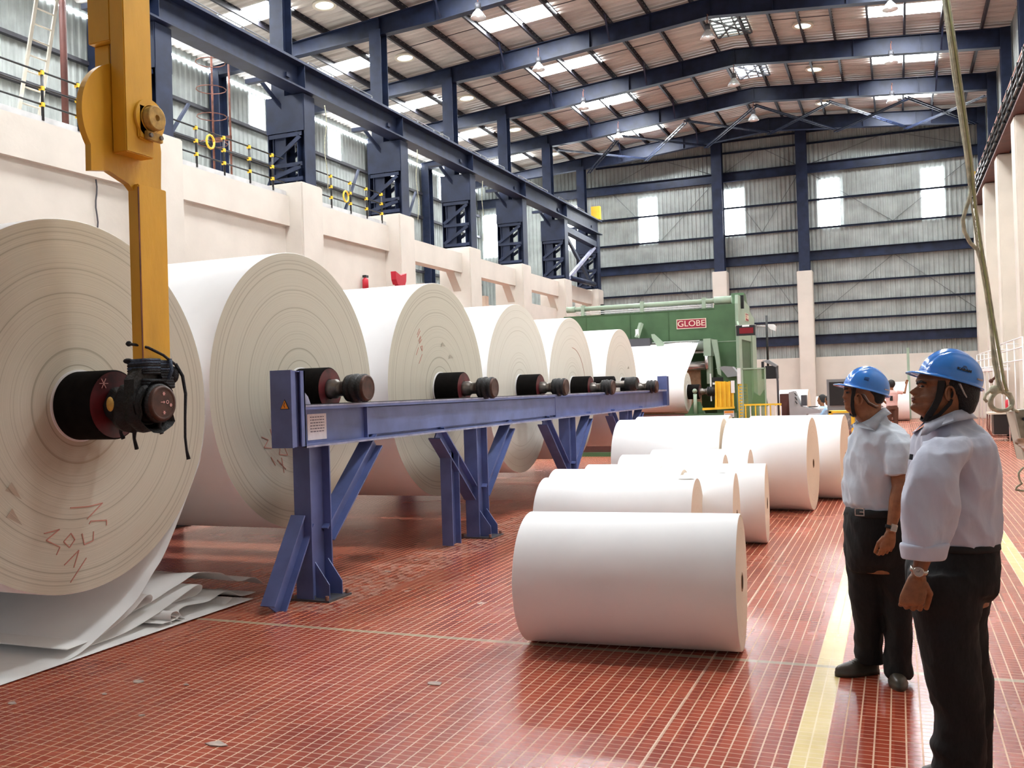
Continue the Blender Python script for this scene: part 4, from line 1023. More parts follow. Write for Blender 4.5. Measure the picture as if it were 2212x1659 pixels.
MB().prism([(-3.62, 3.44), (-3.40, 3.42), (-3.34, 3.36), (-3.36, 3.22), (-3.5, 3.28)], yf + 3.0, yf + 3.25, 'Y').build('flood_lamp', 'white', t)
# centre lever, lamp and dark plate
MB().bar((-6.62, yf - .2, 3.45), (-6.72, yf - .35, 3.05), .1, .1).build('actuator', 'greenl', t)
MB().box((-6.75, yf - .38, 3.1), (-6.66, yf - .3, 3.28)).build('actuator_valve', 'white', t)
MB().box((-7.35, yf - .35, 2.76), (-6.35, yf - .1, 3.02)).build('dark_guard_plate', 'greyd', t)
MB().prism([(-6.30, 3.12), (-6.22, 3.12), (-5.95, 2.86), (-5.98, 2.72), (-6.1, 2.72), (-6.28, 3.0)], yf - .4, yf - .33, 'Y').build('guard_arm', 'greenl', t)
# web, guide rollers and the reel being unwound
webp = [(24.02, 1.86), (24.6, 2.14), (25.4, 2.53), (26.1, 2.87), (26.19, 2.90), (26.26, 2.86)]
MB().sheet([(p[0], p[1]) for p in webp], -5.02, -8.45, .004).build('paper_web', 'paper', t)
MB().lathe([(-8.6, 0), (-8.6, .15), (-4.85, .15), (-4.84, 0)], 36, 'X', (0, 26.12, 2.74)).build('guide_roller', 'alu', t)
MB().lathe([(-8.6, 0), (-8.6, .12), (-4.85, .12), (-4.84, 0)], 36, 'X', (0, 26.0, 2.2)).build('guide_roller', 'alu', t)
MB().box((-4.86, 25.85, 2.45), (-4.66, 26.28, 2.92)).box((-4.80, 25.9, 1.7), (-4.68, 26.2, 2.5)).build('roller_bearing', 'greenl', t)
MB().tube([(-4.78, 25.85, 2.1), (-4.78, 25.8, 2.45)], .05, 10).build('air_cylinder', 'alu', t)
MB().prism([(-4.66, 2.9), (-4.5, 2.88), (-4.44, 2.3), (-4.42, 1.9), (-4.5, 1.95), (-4.56, 2.4)], 25.9, 26.0, 'Y').build('curved_arm', 'greenl', t)
MB().box((-8.5, 26.05, .9), (-5.0, 26.12, 2.15)).build('brown_apron', 'core', t)
ur = reel(24.3, 1.50, .50, 'nearly used up white reel feeding the green machine', 'big paper reels', seed=7, hr=.19, end='end2')
u2 = empty('unwind_stand', (-4.6, 24.2, 0)); tag(u2, 'green unwind stand with yellow guards at the front of the winding machine', 'machine stand')
MB().box((-4.95, 23.6, .02), (-3.75, 24.1, .95)).build('base_cabinet', 'green', u2)
MB().prism([(-4.92, .95), (-4.50, .95), (-4.62, 1.25), (-4.76, 1.25)], 23.75, 23.95, 'Y').build('bearing_bracket', 'green', u2)
MB().tube([(-4.70, 23.7, .95), (-4.70, 23.7, 1.45)], .045, 10)  .ball((-4.70, 23.68, 1.52), .06, 14, 10).build('clamp_arm', 'greenl', u2)
yg = MB()
yg.prism([(-4.50, 1.10), (-4.40, 1.10), (-4.18, 1.10), (-3.72, 1.12), (-3.72, 1.07), (-4.5, 1.04)], 23.55, 23.62, 'Y')
yg.prism([(-4.20, 1.10), (-4.17, 1.75), (-3.78, 1.72), (-3.76, 1.12)], 23.6, 23.62, 'Y')
for x in (-4.17, -4.06, -3.95, -3.84, -3.76): yg.box((x, 23.54, 1.12), (x + .03, 23.6, 1.74))
yg.build('yellow_guard', 'yel2', u2)
MB().box((-3.78, 23.5, 1.45), (-3.70, 23.58, 1.75)).build('white_clip', 'white', u2)
MB().prism([(-4.12, 2.10), (-4.0, 2.12), (-3.80, 2.10), (-3.68, 1.95), (-3.66, 1.86), (-3.92, 1.84), (-4.0, 1.95)], 23.9, 24.25, 'Y').build('grey_control_head', 'fringe', u2)
MB().box((-4.04, 24.0, 1.0), (-3.72, 24.25, 1.9)).build('control_cabinet', 'green', u2)
cb = MB().box((-4.38, 24.3, 1.3), (-4.05, 24.5, 1.85)); cb.build('black_valve_block', 'black', u2)
mb = MB()
for j in range(3): mb.box((-4.36, 24.28, 1.45 + j * .11), (-4.22, 24.3, 1.50 + j * .11)); mb.box((-4.20, 24.28, 1.45 + j * .11), (-4.07, 24.3, 1.50 + j * .11))
mb.box((-4.42, 24.26, 1.25), (-4.39, 24.3, 1.95)); mb.build('valve_label', 'white', u2)
ya = MB()
for x in (-3.60, -3.50, -3.40): ya.box((x - .012, 23.5, .45), (x + .012, 23.54, 1.66))
for j in range(15): ya.box((-3.61, 23.51, .5 + j * .075), (-3.39, 23.53, .53 + j * .075))
ya.box((-3.62, 23.5, 1.62), (-3.39, 23.55, 1.66)); ya.build('yellow_grating', 'yel2', u2)
MB().box((-3.62, 23.5, 1.67), (-3.54, 23.55, 2.05)).build('white_post', 'white', u2)
nt_ = MB().box((-3.98, 23.585, .86), (-3.74, 23.598, 1.02)).build('warning_notice', 'white', u2)
MB().box((-3.97, 23.58, .96), (-3.75, 23.585, 1.01)).build('warning_band', 'orange', nt_)
mb = MB()
for j in range(3): mb.box((-3.96, 23.58, .875 + j * .025), (-3.78 + .02 * (j % 2), 23.585, .885 + j * .025))
mb.build('notice_print', 'ink', nt_)
MB().box((-4.18, 23.58, .66), (-4.0, 23.598, .84)).build('grey_label', 'grey', u2)
gd = empty('safety_screen', (-3.2, 23.4, 0)); tag(gd, 'green tinted see-through safety screen beside the winding machine', 'screen')
MB().box((-3.48, 23.38, .45), (-2.95, 23.40, 2.02)).build('tinted_pane', 'guard', gd)
mb = MB()
for x in (-3.49, -2.96): mb.box((x, 23.36, 0), (x + .03, 23.42, 2.04))
mb.box((-3.48, 23.36, 2.01), (-2.94, 23.42, 2.04)); mb.build('screen_frame', 'greenl', gd)
MB().prism([(-3.35, 1.1), (-3.3, 1.45), (-3.15, 1.35), (-3.05, 1.5), (-2.98, 1.1)], 23.9, 24.1, 'Y').build('dark_gearbox', 'greend', gd)
yr = empty('yellow_railing', (-2.95, 23.1, 0)); tag(yr, 'yellow and white railing in front of the tinted screen', 'railing')
mb = MB()
for j in range(8): mb.box((-3.40 + j * .115, 23.1, .1), (-3.375 + j * .115, 23.14, 1.18))
mb.box((-3.42, 23.09, 1.14), (-2.56, 23.15, 1.18)).box((-3.42, 23.09, .62), (-2.56, 23.15, .66)); mb.build('yellow_bars', 'yel2', yr)
mb = MB()
for x in (-3.28, -3.05, -2.86, -2.70, -2.58): mb.box((x, 23.05, .65), (x + .025, 23.08, 1.12))
mb.build('white_bars', 'white', yr)
lpst = empty('lamp_post', (-2.75, 24.2, 0)); tag(lpst, 'thin curved post with a flat floodlight behind the railing', 'lamp')
MB().tube([(-2.75, 24.2, 0), (-2.75, 24.2, 1.7), (-2.78, 24.2, 2.05), (-2.9, 24.2, 2.14)], .025, 8).build('post', 'greyd', lpst)
MB().prism([(-3.10, 2.22), (-2.95, 2.24), (-2.74, 2.10), (-2.78, 2.05)], 24.1, 24.3, 'Y').build('floodlight', 'fringe', lpst)
# pit guard under the reels
tag(MB().box((-8.6, 22.55, .06), (-4.75, 22.62, .98)).box((-8.6, 22.4, 0), (-4.7, 22.7, .07)).build('pit_guard', 'brown'), 'dark oxide brown guard board low in front of the green machine', 'guard board')
tag(MB().box((-8.8, 22.30, 0), (-4.6, 22.40, .10)).build('green_kerb', 'green'), 'low green kerb on the floor in front of the brown board', 'kerb')

# ------------------------------------------------------------------ operator's desk and far things
t = empty('control_desk', (-2.2, 24.5, 0)); tag(t, 'grey sloping operator console beyond the paper rolls', 'control desk')
MB().prism([(-2.48, 0), (-2.50, 1.42), (-2.38, 1.45), (-2.22, 1.06), (-1.80, .98), (-1.78, .90), (-2.1, .88), (-2.1, 0)], 24.2, 24.8, 'Y').build('desk_body', 'grey', t)
mb = MB()
for j in range(3): mb.bar((-2.355 + j * .004, 24.18, 1.40 - j * .1), (-2.33 + j * .004 + .02, 24.18, 1.33 - j * .1), .02, .02)
mb.box((-2.05, 24.3, 1.04), (-1.85, 24.6, 1.06)).build('desk_buttons', 'black', t)
MB().box((-2.22, 24.3, 1.08), (-2.10, 24.6, 1.34)).build('desk_screen', 'greyd', t)
tag(MB().box((-2.76, 24.6, 0), (-2.52, 25.1, 1.38)).build('dark_cabinet', 'brown'), 'dark brown cabinet left of the grey console', 'cabinet')
tag(MB().box((-2.2, 25.6, .0), (-1.5, 26.1, .98)).build('white_block', 'white'), 'white box behind the grey console', 'box')
t = empty('cabinet_window', (-1.25, 21.5, 0)); tag(t, 'dark glazed grey cabinet behind the shorter man', 'cabinet')
MB().box((-1.42, 21.4, .62), (-.72, 21.9, 1.70)).build('cabinet_body', 'fringe', t)
MB().box((-1.37, 21.38, 1.14), (-.78, 21.40, 1.64)).build('dark_glass', 'black', t)
MB().box((-1.42, 21.4, 0), (-1.34, 21.9, .62)).box((-.8, 21.4, 0), (-.72, 21.9, .62)).build('cabinet_leg', 'fringe', t)
t = empty('yellow_trolley', (-1.05, 19.5, 0)); tag(t, 'yellow framed trolley of tools behind the farthest right roll', 'trolley')
mb = MB()
for x in (-1.27, -.86): mb.box((x, 19.4, .05), (x + .05, 19.45, 1.08)).box((x, 19.85, .05), (x + .05, 19.9, 1.08))
mb.box((-1.27, 19.4, 1.04), (-.81, 19.9, 1.08)).box((-1.27, 19.4, .48), (-.81, 19.9, .52)).build('trolley_frame', 'yel2', t)
MB().box((-1.2, 19.45, .52), (-.9, 19.8, .62)).box((-1.2, 19.45, .3), (-.88, 19.8, .44)).build('red_tray', 'brown', t)
MB().bar((-1.1, 19.5, .66), (-.9, 19.5, .92), .12, .03).bar((-1.0, 19.6, .64), (-.85, 19.6, .84), .04, .04).build('tool_bundle', 'grey', t)
for x in (-1.25, -.83):
    MB().lathe([(-.02, 0), (-.02, .05), (.02, .05), (.02, 0)], 14, 'X', (x, 19.45, .05)).build('wheel', 'black', t)
# far rolls
def farroll(x0, x1, y, r, label): 
    t = empty('paper_roll', ((x0 + x1) / 2, y, 0)); tag(t, label, 'paper roll', 'rolls near the far wall')
    MB().lathe([(x0, r), (x1, r)], 48, 'X', (0, y, r)).build('wound_side', 'paper', t)
    for x in (x0, x1): MB().lathe([(x, r), (x, .05)], 48, 'X', (0, y, r)).build('wound_end', 'rollend', t)
farroll(-1.5, .38, 41.2, .78, 'big white paper roll lying near the far wall behind the person with a raised arm')
farroll(-3.4, -2.55, 30.5, .72, 'white paper roll behind the safety screen post')
farroll(-2.4, -1.2, 31.5, .60, 'white paper roll behind the two seated people')
tag(MB().box((.36, 42.4, 0), (.46, 42.5, 2.95)).build('green_post', 'greenl'), 'thin green post standing by the far wall between the two helmets', 'post')
# right side things
t = empty('wall_platform', (2.5, 33, 0)); tag(t, 'white railed platform against the right piers', 'platform')
mb = MB()
for x, y0_, y1_ in ((2.55, 30.6, 36.5),):
    for z in (1.95, 2.2, 2.42): mb.tube([(x, y0_, z), (x, y1_, z)], .016, 6)
    for j in range(5): mb.tube([(x, y0_ + j * (y1_ - y0_) / 4, 0), (x, y0_ + j * (y1_ - y0_) / 4, 2.42)], .016, 6)
    for z in (1.95, 2.42):
        mb.tube([(x, y0_, z), (2.98, y0_, z)], .016, 6); mb.tube([(x, y1_, z), (2.98, y1_, z)], .016, 6)
mb.build('platform_rails', 'white', t)
MB().box((2.5, 30.6, 1.82), (2.98, 36.5, 1.90)).build('platform_deck', 'white', t)
t = empty('wall_platform', (2.5, 26, 0)); tag(t, 'white railed platform at the right edge, nearer than the other one', 'platform')
mb = MB()
for z in (2.0, 2.28, 2.5): mb.tube([(2.55, 23.5, z), (2.55, 28.4, z)], .016, 6)
for j in range(4): mb.tube([(2.55, 23.5 + j * 1.63, 0), (2.55, 23.5 + j * 1.63, 2.5)], .016, 6)
mb.tube([(2.55, 28.4, 2.5), (2.98, 28.4, 2.5)], .016, 6); mb.build('platform_rails', 'white', t)
t = empty('welding_trolley', (2.45, 27.5, 0)); tag(t, 'black box on a small wheeled trolley by the right piers', 'trolley')
MB().box((2.24, 27.3, .16), (2.75, 27.9, .68)).build('black_box', 'black', t)
mb = MB()
for y in (27.28, 27.92): mb.tube([(2.15, y, .72), (2.13, y, .3), (2.22, y, .10), (2.72, y, .10), (2.78, y, .7)], .018, 8)
mb.build('trolley_frame', 'rust', t)
MB().box((2.12, 27.25, .68), (2.8, 27.95, .73)).build('top_tray', 'beige', t)
for y in (27.3, 27.9): MB().lathe([(-.03, 0), (-.03, .08), (.03, .08), (.03, 0)], 16, 'Y', (2.66, y, .08)).build('wheel', 'black', t)
t = empty('red_cylinder', (2.62, 27.6, .73)); tag(t, 'red canister with a white cap standing on the trolley tray', 'canister')
MB().lathe([(.73, 0), (.73, .075), (1.02, .075), (1.05, .04), (1.05, 0)], 16, 'Z', (2.62, 27.6, 0)).build('canister_body', 'red', t)
MB().lathe([(1.05, .05), (1.12, .05), (1.12, 0)], 14, 'Z', (2.62, 27.6, 0)).build('canister_cap', 'white', t)

# ------------------------------------------------------------------ hanging pendant control
t = empty('pendant_cable', (.5, 6.2, 1.5)); tag(t, 'bundle of grey-green cables hanging down on the right, ending in a coil', 'cable')
pth = [(2035, -60), (2042, 0), (2053, 80), (2063, 160), (2075, 240), (2088, 320), (2098, 400)]
P0 = [W(u, v, 6.0) for u, v in pth]
topz = P0[0] + (P0[0] - P0[1]) * 24
MB().tube([topz] + P0, .019, 10).build('cable_main', 'cable', t)
P1 = [W(u, v, 6.0) for u, v in ((2098, 400), (2094, 430), (2085, 455), (2080, 475), (2083, 500), (2096, 525), (2112, 540), (2120, 570), (2132, 640), (2143, 720), (2147, 780), (2157, 830), (2168, 850))]
MB().tube(P1, .013, 8).build('cable_strand', 'cable', t)
for k, (du, col_) in enumerate(((-4, 'cable'), (3, 'cableg'), (6, 'cable'))):
    P2 = [W(u + du + 2 * math.sin(j), v, 5.98) for j, (u, v) in enumerate(((2040, -30), (2062, 130), (2079, 250), (2094, 350), (2104, 440), (2117, 530), (2128, 600), (2140, 690), (2152, 760), (2163, 820), (2172, 845)))]
    MB().tube(P2, .006, 6).build('cable_strand', col_, t)
mb = MB()
cc = W(2164, 866, 6.0)
loop = [cc + AX * (.068 * math.cos(a)) + ZX * (.062 * math.sin(a)) + BX * .01 * math.sin(a * 2) for a in [PI * .35 + j * 2 * PI / 26 for j in range(27)]]
MB().tube(loop, .012, 8, cap=False).build('cable_coil', 'cable', t)
MB().tube([p + BX * .02 - ZX * .004 for p in loop], .010, 8, cap=False).build('cable_coil', 'cable', t)
MB().tube([W(u, v, 6.0) for u, v in ((2148, 838), (2138, 845), (2130, 852), (2126, 862), (2132, 868))], .010, 8).ball(W(2147, 842, 6), .03, 10, 8).build('cable_tie_knot', 'cable', t)
MB().tube([W(u, v, 6.0) for u, v in ((2172, 845), (2182, 850), (2184, 870), (2188, 885), (2200, 890))], .010, 8).build('cable_drop', 'cable', t)
ch = empty('hanging_chain', (.5, 6.1, 1.6)); tag(ch, 'thin steel chain hanging beside the cable bundle', 'chain')
mb = MB(); pts = [W(u, v, 6.05) for u, v in ((2086, 270), (2100, 400), (2112, 500), (2124, 580), (2137, 680), (2150, 770), (2152, 790))]
tot = 46
for j in range(tot):
    f = j / tot * (len(pts) - 1); i = int(f); p = pts[i].lerp(pts[i + 1], f - i)
    ax = AX if j % 2 else BX
    mb.tube([p + ax * .008 * math.cos(a * PI / 5) + ZX * .018 * math.sin(a * PI / 5) for a in range(11)], .0028, 5, cap=False)
mb.build('chain_links', 'chain', ch)
MB().tube([W(u, v, 6.05) for u, v in ((2152, 790), (2155, 800), (2150, 815), (2142, 822))], .008, 6).ball(W(2141, 823, 6.05), .014, 8, 6).build('chain_hook', 'rust', ch)
pb = empty('pendant_box', W(2205, 925, 6.0)); tag(pb, 'scuffed metal pendant control box held at the right edge', 'control box')
mb = MB(); a, b, c_, d_ = W(2184, 888, 6.0), W(2250, 880, 6.0), W(2262, 985, 6.0), W(2208, 992, 6.0)
mb.add([a, b, c_, d_, a + BX * .07, b + BX * .07, c_ + BX * .07, d_ + BX * .07], [(0, 1, 2, 3), (4, 7, 6, 5), (0, 4, 5, 1), (1, 5, 6, 2), (2, 6, 7, 3), (3, 7, 4, 0)])
mb.build('box_body', 'paneltan', pb, bevel=.004)
MB().bar(a - AX * .004, d_ - AX * .004, .012, .08, BX).build('box_edge', 'beige', pb)
for j in range(3):
    MB().lathe([(-.012, .011), (.0, .011), (0, 0)], 12, 'Y').xf(Matrix.Translation(W(2212 + j * 12, 905 + j * 22, 5.99))).build('push_button', 'black', pb)
o = MB().tube([W(u, v, 5.9) for u, v in ((2232, 960), (2228, 1002), (2208, 1012), (2200, 1022), (2202, 1035), (2207, 1045), (2196, 1052), (2194, 1058), (2205, 1060), (2225, 1062))], .007, 8)
tag(o.build('frayed_rope', 'cable'), 'loop of frayed grey rope below the pendant box at the right edge', 'rope')

# ------------------------------------------------------------------ people
def bake(mb, name, m, parent, voxel=.006, smooth=3, wrinkle=0, wscale=(7, 7, 5), org=None, fac=.5):
    me = bpy.data.meshes.new('tmp'); o = bpy.data.objects.new('tmp', me); COL.objects.link(o)
    me.from_pydata(mb.v, [], mb.f)
    bm = bmesh.new(); bm.from_mesh(me); bmesh.ops.recalc_face_normals(bm, faces=bm.faces); bm.to_mesh(me); bm.free()
    r = o.modifiers.new('r', 'REMESH'); r.mode = 'VOXEL'; r.voxel_size = voxel
    if smooth:
        s = o.modifiers.new('s', 'SMOOTH'); s.iterations = smooth; s.factor = fac
    dg = bpy.context.evaluated_depsgraph_get(); dg.update()
    n = bpy.data.meshes.new_from_object(o.evaluated_get(dg)); n.name = name
    bpy.data.objects.remove(o)
    base = WL[parent.name]
    if wrinkle:
        nm = [v.normal.copy() for v in n.vertices]
        for v, nn in zip(n.vertices, nm):
            p = v.co
            q = Vector((p.x * wscale[0] + p.z * 3, p.y * wscale[1] - p.z * 2, p.z * wscale[2]))
            f = -abs(noise.noise(q) + .3 * noise.noise(q * 2.1)) * 1.9 + .25 * noise.noise(q * .6 + Vector((5, 3, 1))) - .50 * abs(noise.noise(q * 1.9 + Vector((9, 1, 4)))) + .35
            v.co = p + nn * wrinkle * f
    for v in n.vertices: v.co -= base
    n.polygons.foreach_set('use_smooth', [True] * len(n.polygons))
    n.materials.clear(); n.materials.append(M[m])
    ob = bpy.data.objects.new(name, n); COL.objects.link(ob); ob.parent = parent; WL[ob.name] = base.copy()
    return ob

def rings(mb, lst, n=28, e=2.0):          # lst: (centre, ra along AX, rb along BX)
    vs = []
    for c, ra, rb in lst:
        for k in range(n):
            a = 2 * PI * k / n; ca, sa = math.cos(a), math.sin(a)
            ca = math.copysign(abs(ca) ** (2 / e), ca); sa = math.copysign(abs(sa) ** (2 / e), sa)
            vs.append(Vector(c) + AX * ra * ca + BX * rb * sa)
    m = len(lst)
    fs = [(i * n + k, i * n + (k + 1) % n, (i + 1) * n + (k + 1) % n, (i + 1) * n + k) for i in range(m - 1) for k in range(n)]
    fs += [tuple(range(n))[::-1], tuple((m - 1) * n + k for k in range(n))]
    mb.add(vs, fs, True); return mb

def sil(dep, v, uL, uR, rb, db=0):        # ring from a surveyed outline
    l, r = W(uL, v, dep + db), W(uR, v, dep + db)
    return ((l + r) / 2, (r - l).length / 2, rb)

def headmesh(mb, dep, rows, n=56, refine=3):
    # rows: v, front (midline), cheek plane, back, half width, nose sigma ; resampled smoothly
    rr = []
    for i in range(len(rows) - 1):
        p0 = rows[max(i - 1, 0)]; p1 = rows[i]; p2 = rows[i + 1]; p3 = rows[min(i + 2, len(rows) - 1)]
        for k in range(refine):
            t = k / refine
            q = []
            for a0, a1, a2, a3 in zip(p0, p1, p2, p3):
                q.append(.5 * (2 * a1 + (a2 - a0) * t + (2 * a0 - 5 * a1 + 4 * a2 - a3) * t * t + (3 * a1 - a0 - 3 * a2 + a3) * t ** 3))
            rr.append(q)
    rr.append(rows[-1])
    vs = []
    for v, uf, uc, ub, w, sg in rr:
        F = W(uf, v, dep); Cc = W(uc, v, dep); B = W(ub, v, dep)
        mid = (Cc + B) / 2; hl = (B - Cc).length / 2; bump = (F - Cc).length * (1 if uf < uc else -1)
        for k in range(n):
            a = 2 * PI * k / n; ca, sa = math.cos(a), math.sin(a)
            lat = w * math.copysign(abs(sa) ** .9, sa); lon = hl * math.copysign(abs(ca) ** .85, ca)
            p = mid + AX * lon + BX * lat
            if ca < 0: p -= AX * bump * math.exp(-(lat / sg) ** 2)
            vs.append(p)
    m = len(rr)
    fs = [(i * n + k, i * n + (k + 1) % n, (i + 1) * n + (k + 1) % n, (i + 1) * n + k) for i in range(m - 1) for k in range(n)]
    fs += [tuple(range(n))[::-1], tuple((m - 1) * n + k for k in range(n))]
    mb.add(vs, fs, True)

def ear(mb, c, s, side=-1):
    # helix, lobe and bowl of an ear on the side of the head
    pts = []
    for j in range(13):
        a = math.radians(-60 + j * 27)
        pts.append(c + AX * (.017 * math.cos(a)) * s + ZX * (.029 * math.sin(a) + .006) * s + BX * side * (.006 + .008 * math.sin(max(0, math.cos(a)))))
    mb.tube(pts, .0055 * s, 8)
    mb.tube([c + ZX * .022 * s - BX * side * .004, c - BX * side * .004, c - ZX * .018 * s - BX * side * .002], [.007 * s, .009 * s, .008 * s], 8)
    mb.tube([c - AX * .013 + ZX * .004, c - AX * .012 - ZX * .012, c - AX * .004 - ZX * .026], .0045, 8)

def hand(mb, wr, dn, acr, nrm, L=1.0, curl=(.25, .9, .8), spread=.10, thumb=1, w0=.030):
    # wr wrist, dn direction to the fingers, acr across the palm toward the thumb, nrm back of the hand
    dn, acr, nrm = dn.normalized(), acr.normalized(), nrm.normalized()
    K = wr + dn * .088 * L
    n = 16; vs = []
    for f, hw, th in ((-.12, w0 * .85, .020), (0, w0, .020), (.3, .036, .018), (.7, .043, .016), (1.0, .042, .014), (1.12, .036, .010)):
        c = wr + dn * .088 * L * f
        for k in range(n):
            a = 2 * PI * k / n; vs.append(c + acr * hw * L * math.cos(a) + nrm * th * L * math.sin(a))
    mb.add(vs, [(i * n + k, i * n + (k + 1) % n, (i + 1) * n + (k + 1) % n, (i + 1) * n + k) for i in range(5) for k in range(n)] + [tuple(range(n))[::-1], tuple(5 * n + k for k in range(n))], True)
    tips = []
    for j, (off, ln, r) in enumerate(((.031, .94, .0088), (.0105, 1.0, .0092), (-.0105, .95, .0088), (-.030, .78, .0078))):
        base = K + acr * off * L - dn * .012 * L + nrm * (.004 - abs(off) * .08)
        d = (dn + acr * spread * off * 20).normalized(); ax = acr
        p = base; pts = [p.copy()]; segs = (.046 * ln, .028 * ln, .024 * ln)
        ang = 0
        for s_, cu in zip(segs, curl):
            ang += cu * (1 + .12 * j)
            dd = d * math.cos(ang) - nrm * math.sin(ang)
            p = p + dd * s_ * L; pts.append(p.copy())
        mb.tube(pts, [r * L * 1.05, r * L * 1.02, r * L * .95, r * L * .8], 10, ref=acr)
        mb.ball(pts[0], r * L * 1.15, 10, 8); mb.ball(pts[1], r * L * 1.08, 10, 8); mb.ball(pts[-1], r * L * .82, 10, 8)
        tips.append((pts[-1], dd))
    if thumb:
        b = wr + dn * .022 * L + acr * .026 * L - nrm * .004
        d = (dn * .75 + acr * .55 - nrm * .35).normalized(); d2 = (dn * .95 + acr * .05 - nrm * .45).normalized()
        p1 = b + d * .042 * L; p2 = p1 + d2 * .034 * L; p3 = p2 + d2 * .026 * L
        mb.tube([b, p1, p2, p3], [.015 * L, .0125 * L, .011 * L, .0088 * L], 10, ref=nrm); mb.ball(p3, .009 * L, 10, 8); mb.ball(p1, .013 * L, 10, 8)
    return tips

def helmet(root, dep, tip, f0, b0, lip, top, text=None, name='hard_hat', wide=.80, tpos=0.0):
    F, B, T = W(*f0, dep), W(*b0, dep), W(*top, dep); C = (F + B) / 2
    e1 = (F - B).normalized(); e2 = BX; e3 = e2.cross(e1).normalized()
    if e3.z < 0: e3 = -e3
    La = (F - B).length / 2; Lb = La * wide; H = (T - C).dot(e3)
    bl = (W(*tip, dep) - F).dot(e1)
    def surf(x, y):                      # height over the rim plane
        r = (abs(x / La) ** 2.15 + abs(y / Lb) ** 2.15)
        return H * max(0, 1 - r) ** .47
    def ridge(y, x):
        w = max(0, 1 - (x / La) ** 2 * .9)
        return .008 * math.exp(-(y / .017) ** 2) * w - .006 * math.exp(-((abs(y) - .034) / .005) ** 2) * w + .004 * math.exp(-((abs(y) - .047) / .008) ** 2) * w
    n, m = 120, 40; vs = []
    for i in range(m + 1):
        q = math.sin(PI / 2 * i / m)
        for k in range(n):
            a = 2 * PI * k / n
            ca, sa = math.cos(a), math.sin(a)
            den = (abs(ca) ** 2.15 + abs(sa) ** 2.15) ** (1 / 2.15)
            x, y = La * q * ca / den, Lb * q * sa / den
            z = H * math.cos(PI / 2 * i / m) ** .94 if i < m else 0
            nrm = (e1 * x / La ** 2 + e2 * y / Lb ** 2 + e3 * z / H ** 2)
            p = C + e1 * x + e2 * y + e3 * z
            if nrm.length > 0: p += nrm.normalized() * ridge(y, x) * (1 if z > .02 else z / .02)
            vs.append(p)
    o_ = len(vs)
    # rolled rim and peak
    for j, (ex, dz) in enumerate(((.0, 0), (.35, -.002), (.7, -.004), (1, -.006), (1.0, -.010), (.6, -.008), (0, -.006), (-.25, -.004))):
        for k in range(n):
            a = 2 * PI * k / n; ca, sa = math.cos(a), math.sin(a)
            den = (abs(ca) ** 2.15 + abs(sa) ** 2.15) ** (1 / 2.15)
            x, y = La * ca / den, Lb * sa / den
            w = .006 + bl * max(0, ca) ** 1.6 + .004 * max(0, -ca)
            d = Vector((ca, sa)).normalized()
            dr = -.012 * max(0, ca) ** 2 * ex ** 2 + .016 * (1 - (y / Lb) ** 2) * max(0, ca) * ex * .3
            vs.append(C + e1 * (x + ca * w * ex) + e2 * (y + sa * w * ex * .8) + e3 * (dz + dr))
    fs = [(i * n + k, i * n + (k + 1) % n, (i + 1) * n + (k + 1) % n, (i + 1) * n + k) for i in range(m + 8) for k in range(n)]
    mb = MB().add(vs, fs, True); h = mb.build(name, 'helmet', root)
    # side slot clips and vents
    def on(x, z):                         # point on the side facing the aisle
        y = Lb * max(0, 1 - (z / H) ** 2.1 - abs(x / La) ** 2.15) ** (1 / 2.15)
        return C + e1 * x + e3 * z - e2 * y
    def out(x, z): return (on(x, z) - C).normalized()
    p = on(-La * .52, .012); q = on(-La * .74, .014)
    MB().bar(p - e2 * .002 + e3 * .009, q - e2 * .003 + e3 * .009, .006, .004, e2).build('accessory_slot', 'susp', h)
    if text:
        sz = .0135
        def mp(v):
            x = La * tpos - v.x; z = .040 + v.y
            y = Lb * max(0, 1 - (z / (H * 1.02)) ** 2.1 - abs(x / La) ** 2.15) ** (1 / 2.1)
            return C + e1 * x + e3 * z - e2 * (y + .004 + v.z)
        textmesh('helmet_lettering', text, sz, 'black', h, mp, .0012, 1.25, .0006)
        mb = MB()
        for k in range(3): mb.tube([mp(Vector((x, .012 + k * .004 - abs(x) * .35, 0))) for x in (-.010 + k * .003, -.004, 0, .004, .010 - k * .003)], .0011, 5)
        mb.build('helmet_emblem', 'black', h)
    return h, (C, e1, e2, e3, La, Lb, H)

def ribbon(mb, pts, w, th, ref):
    pts = [Vector(p) for p in pts]
    for a, b in zip(pts[:-1], pts[1:]): mb.bar(a, b + (b - a).normalized() * .002, w, th, ref)
    return mb

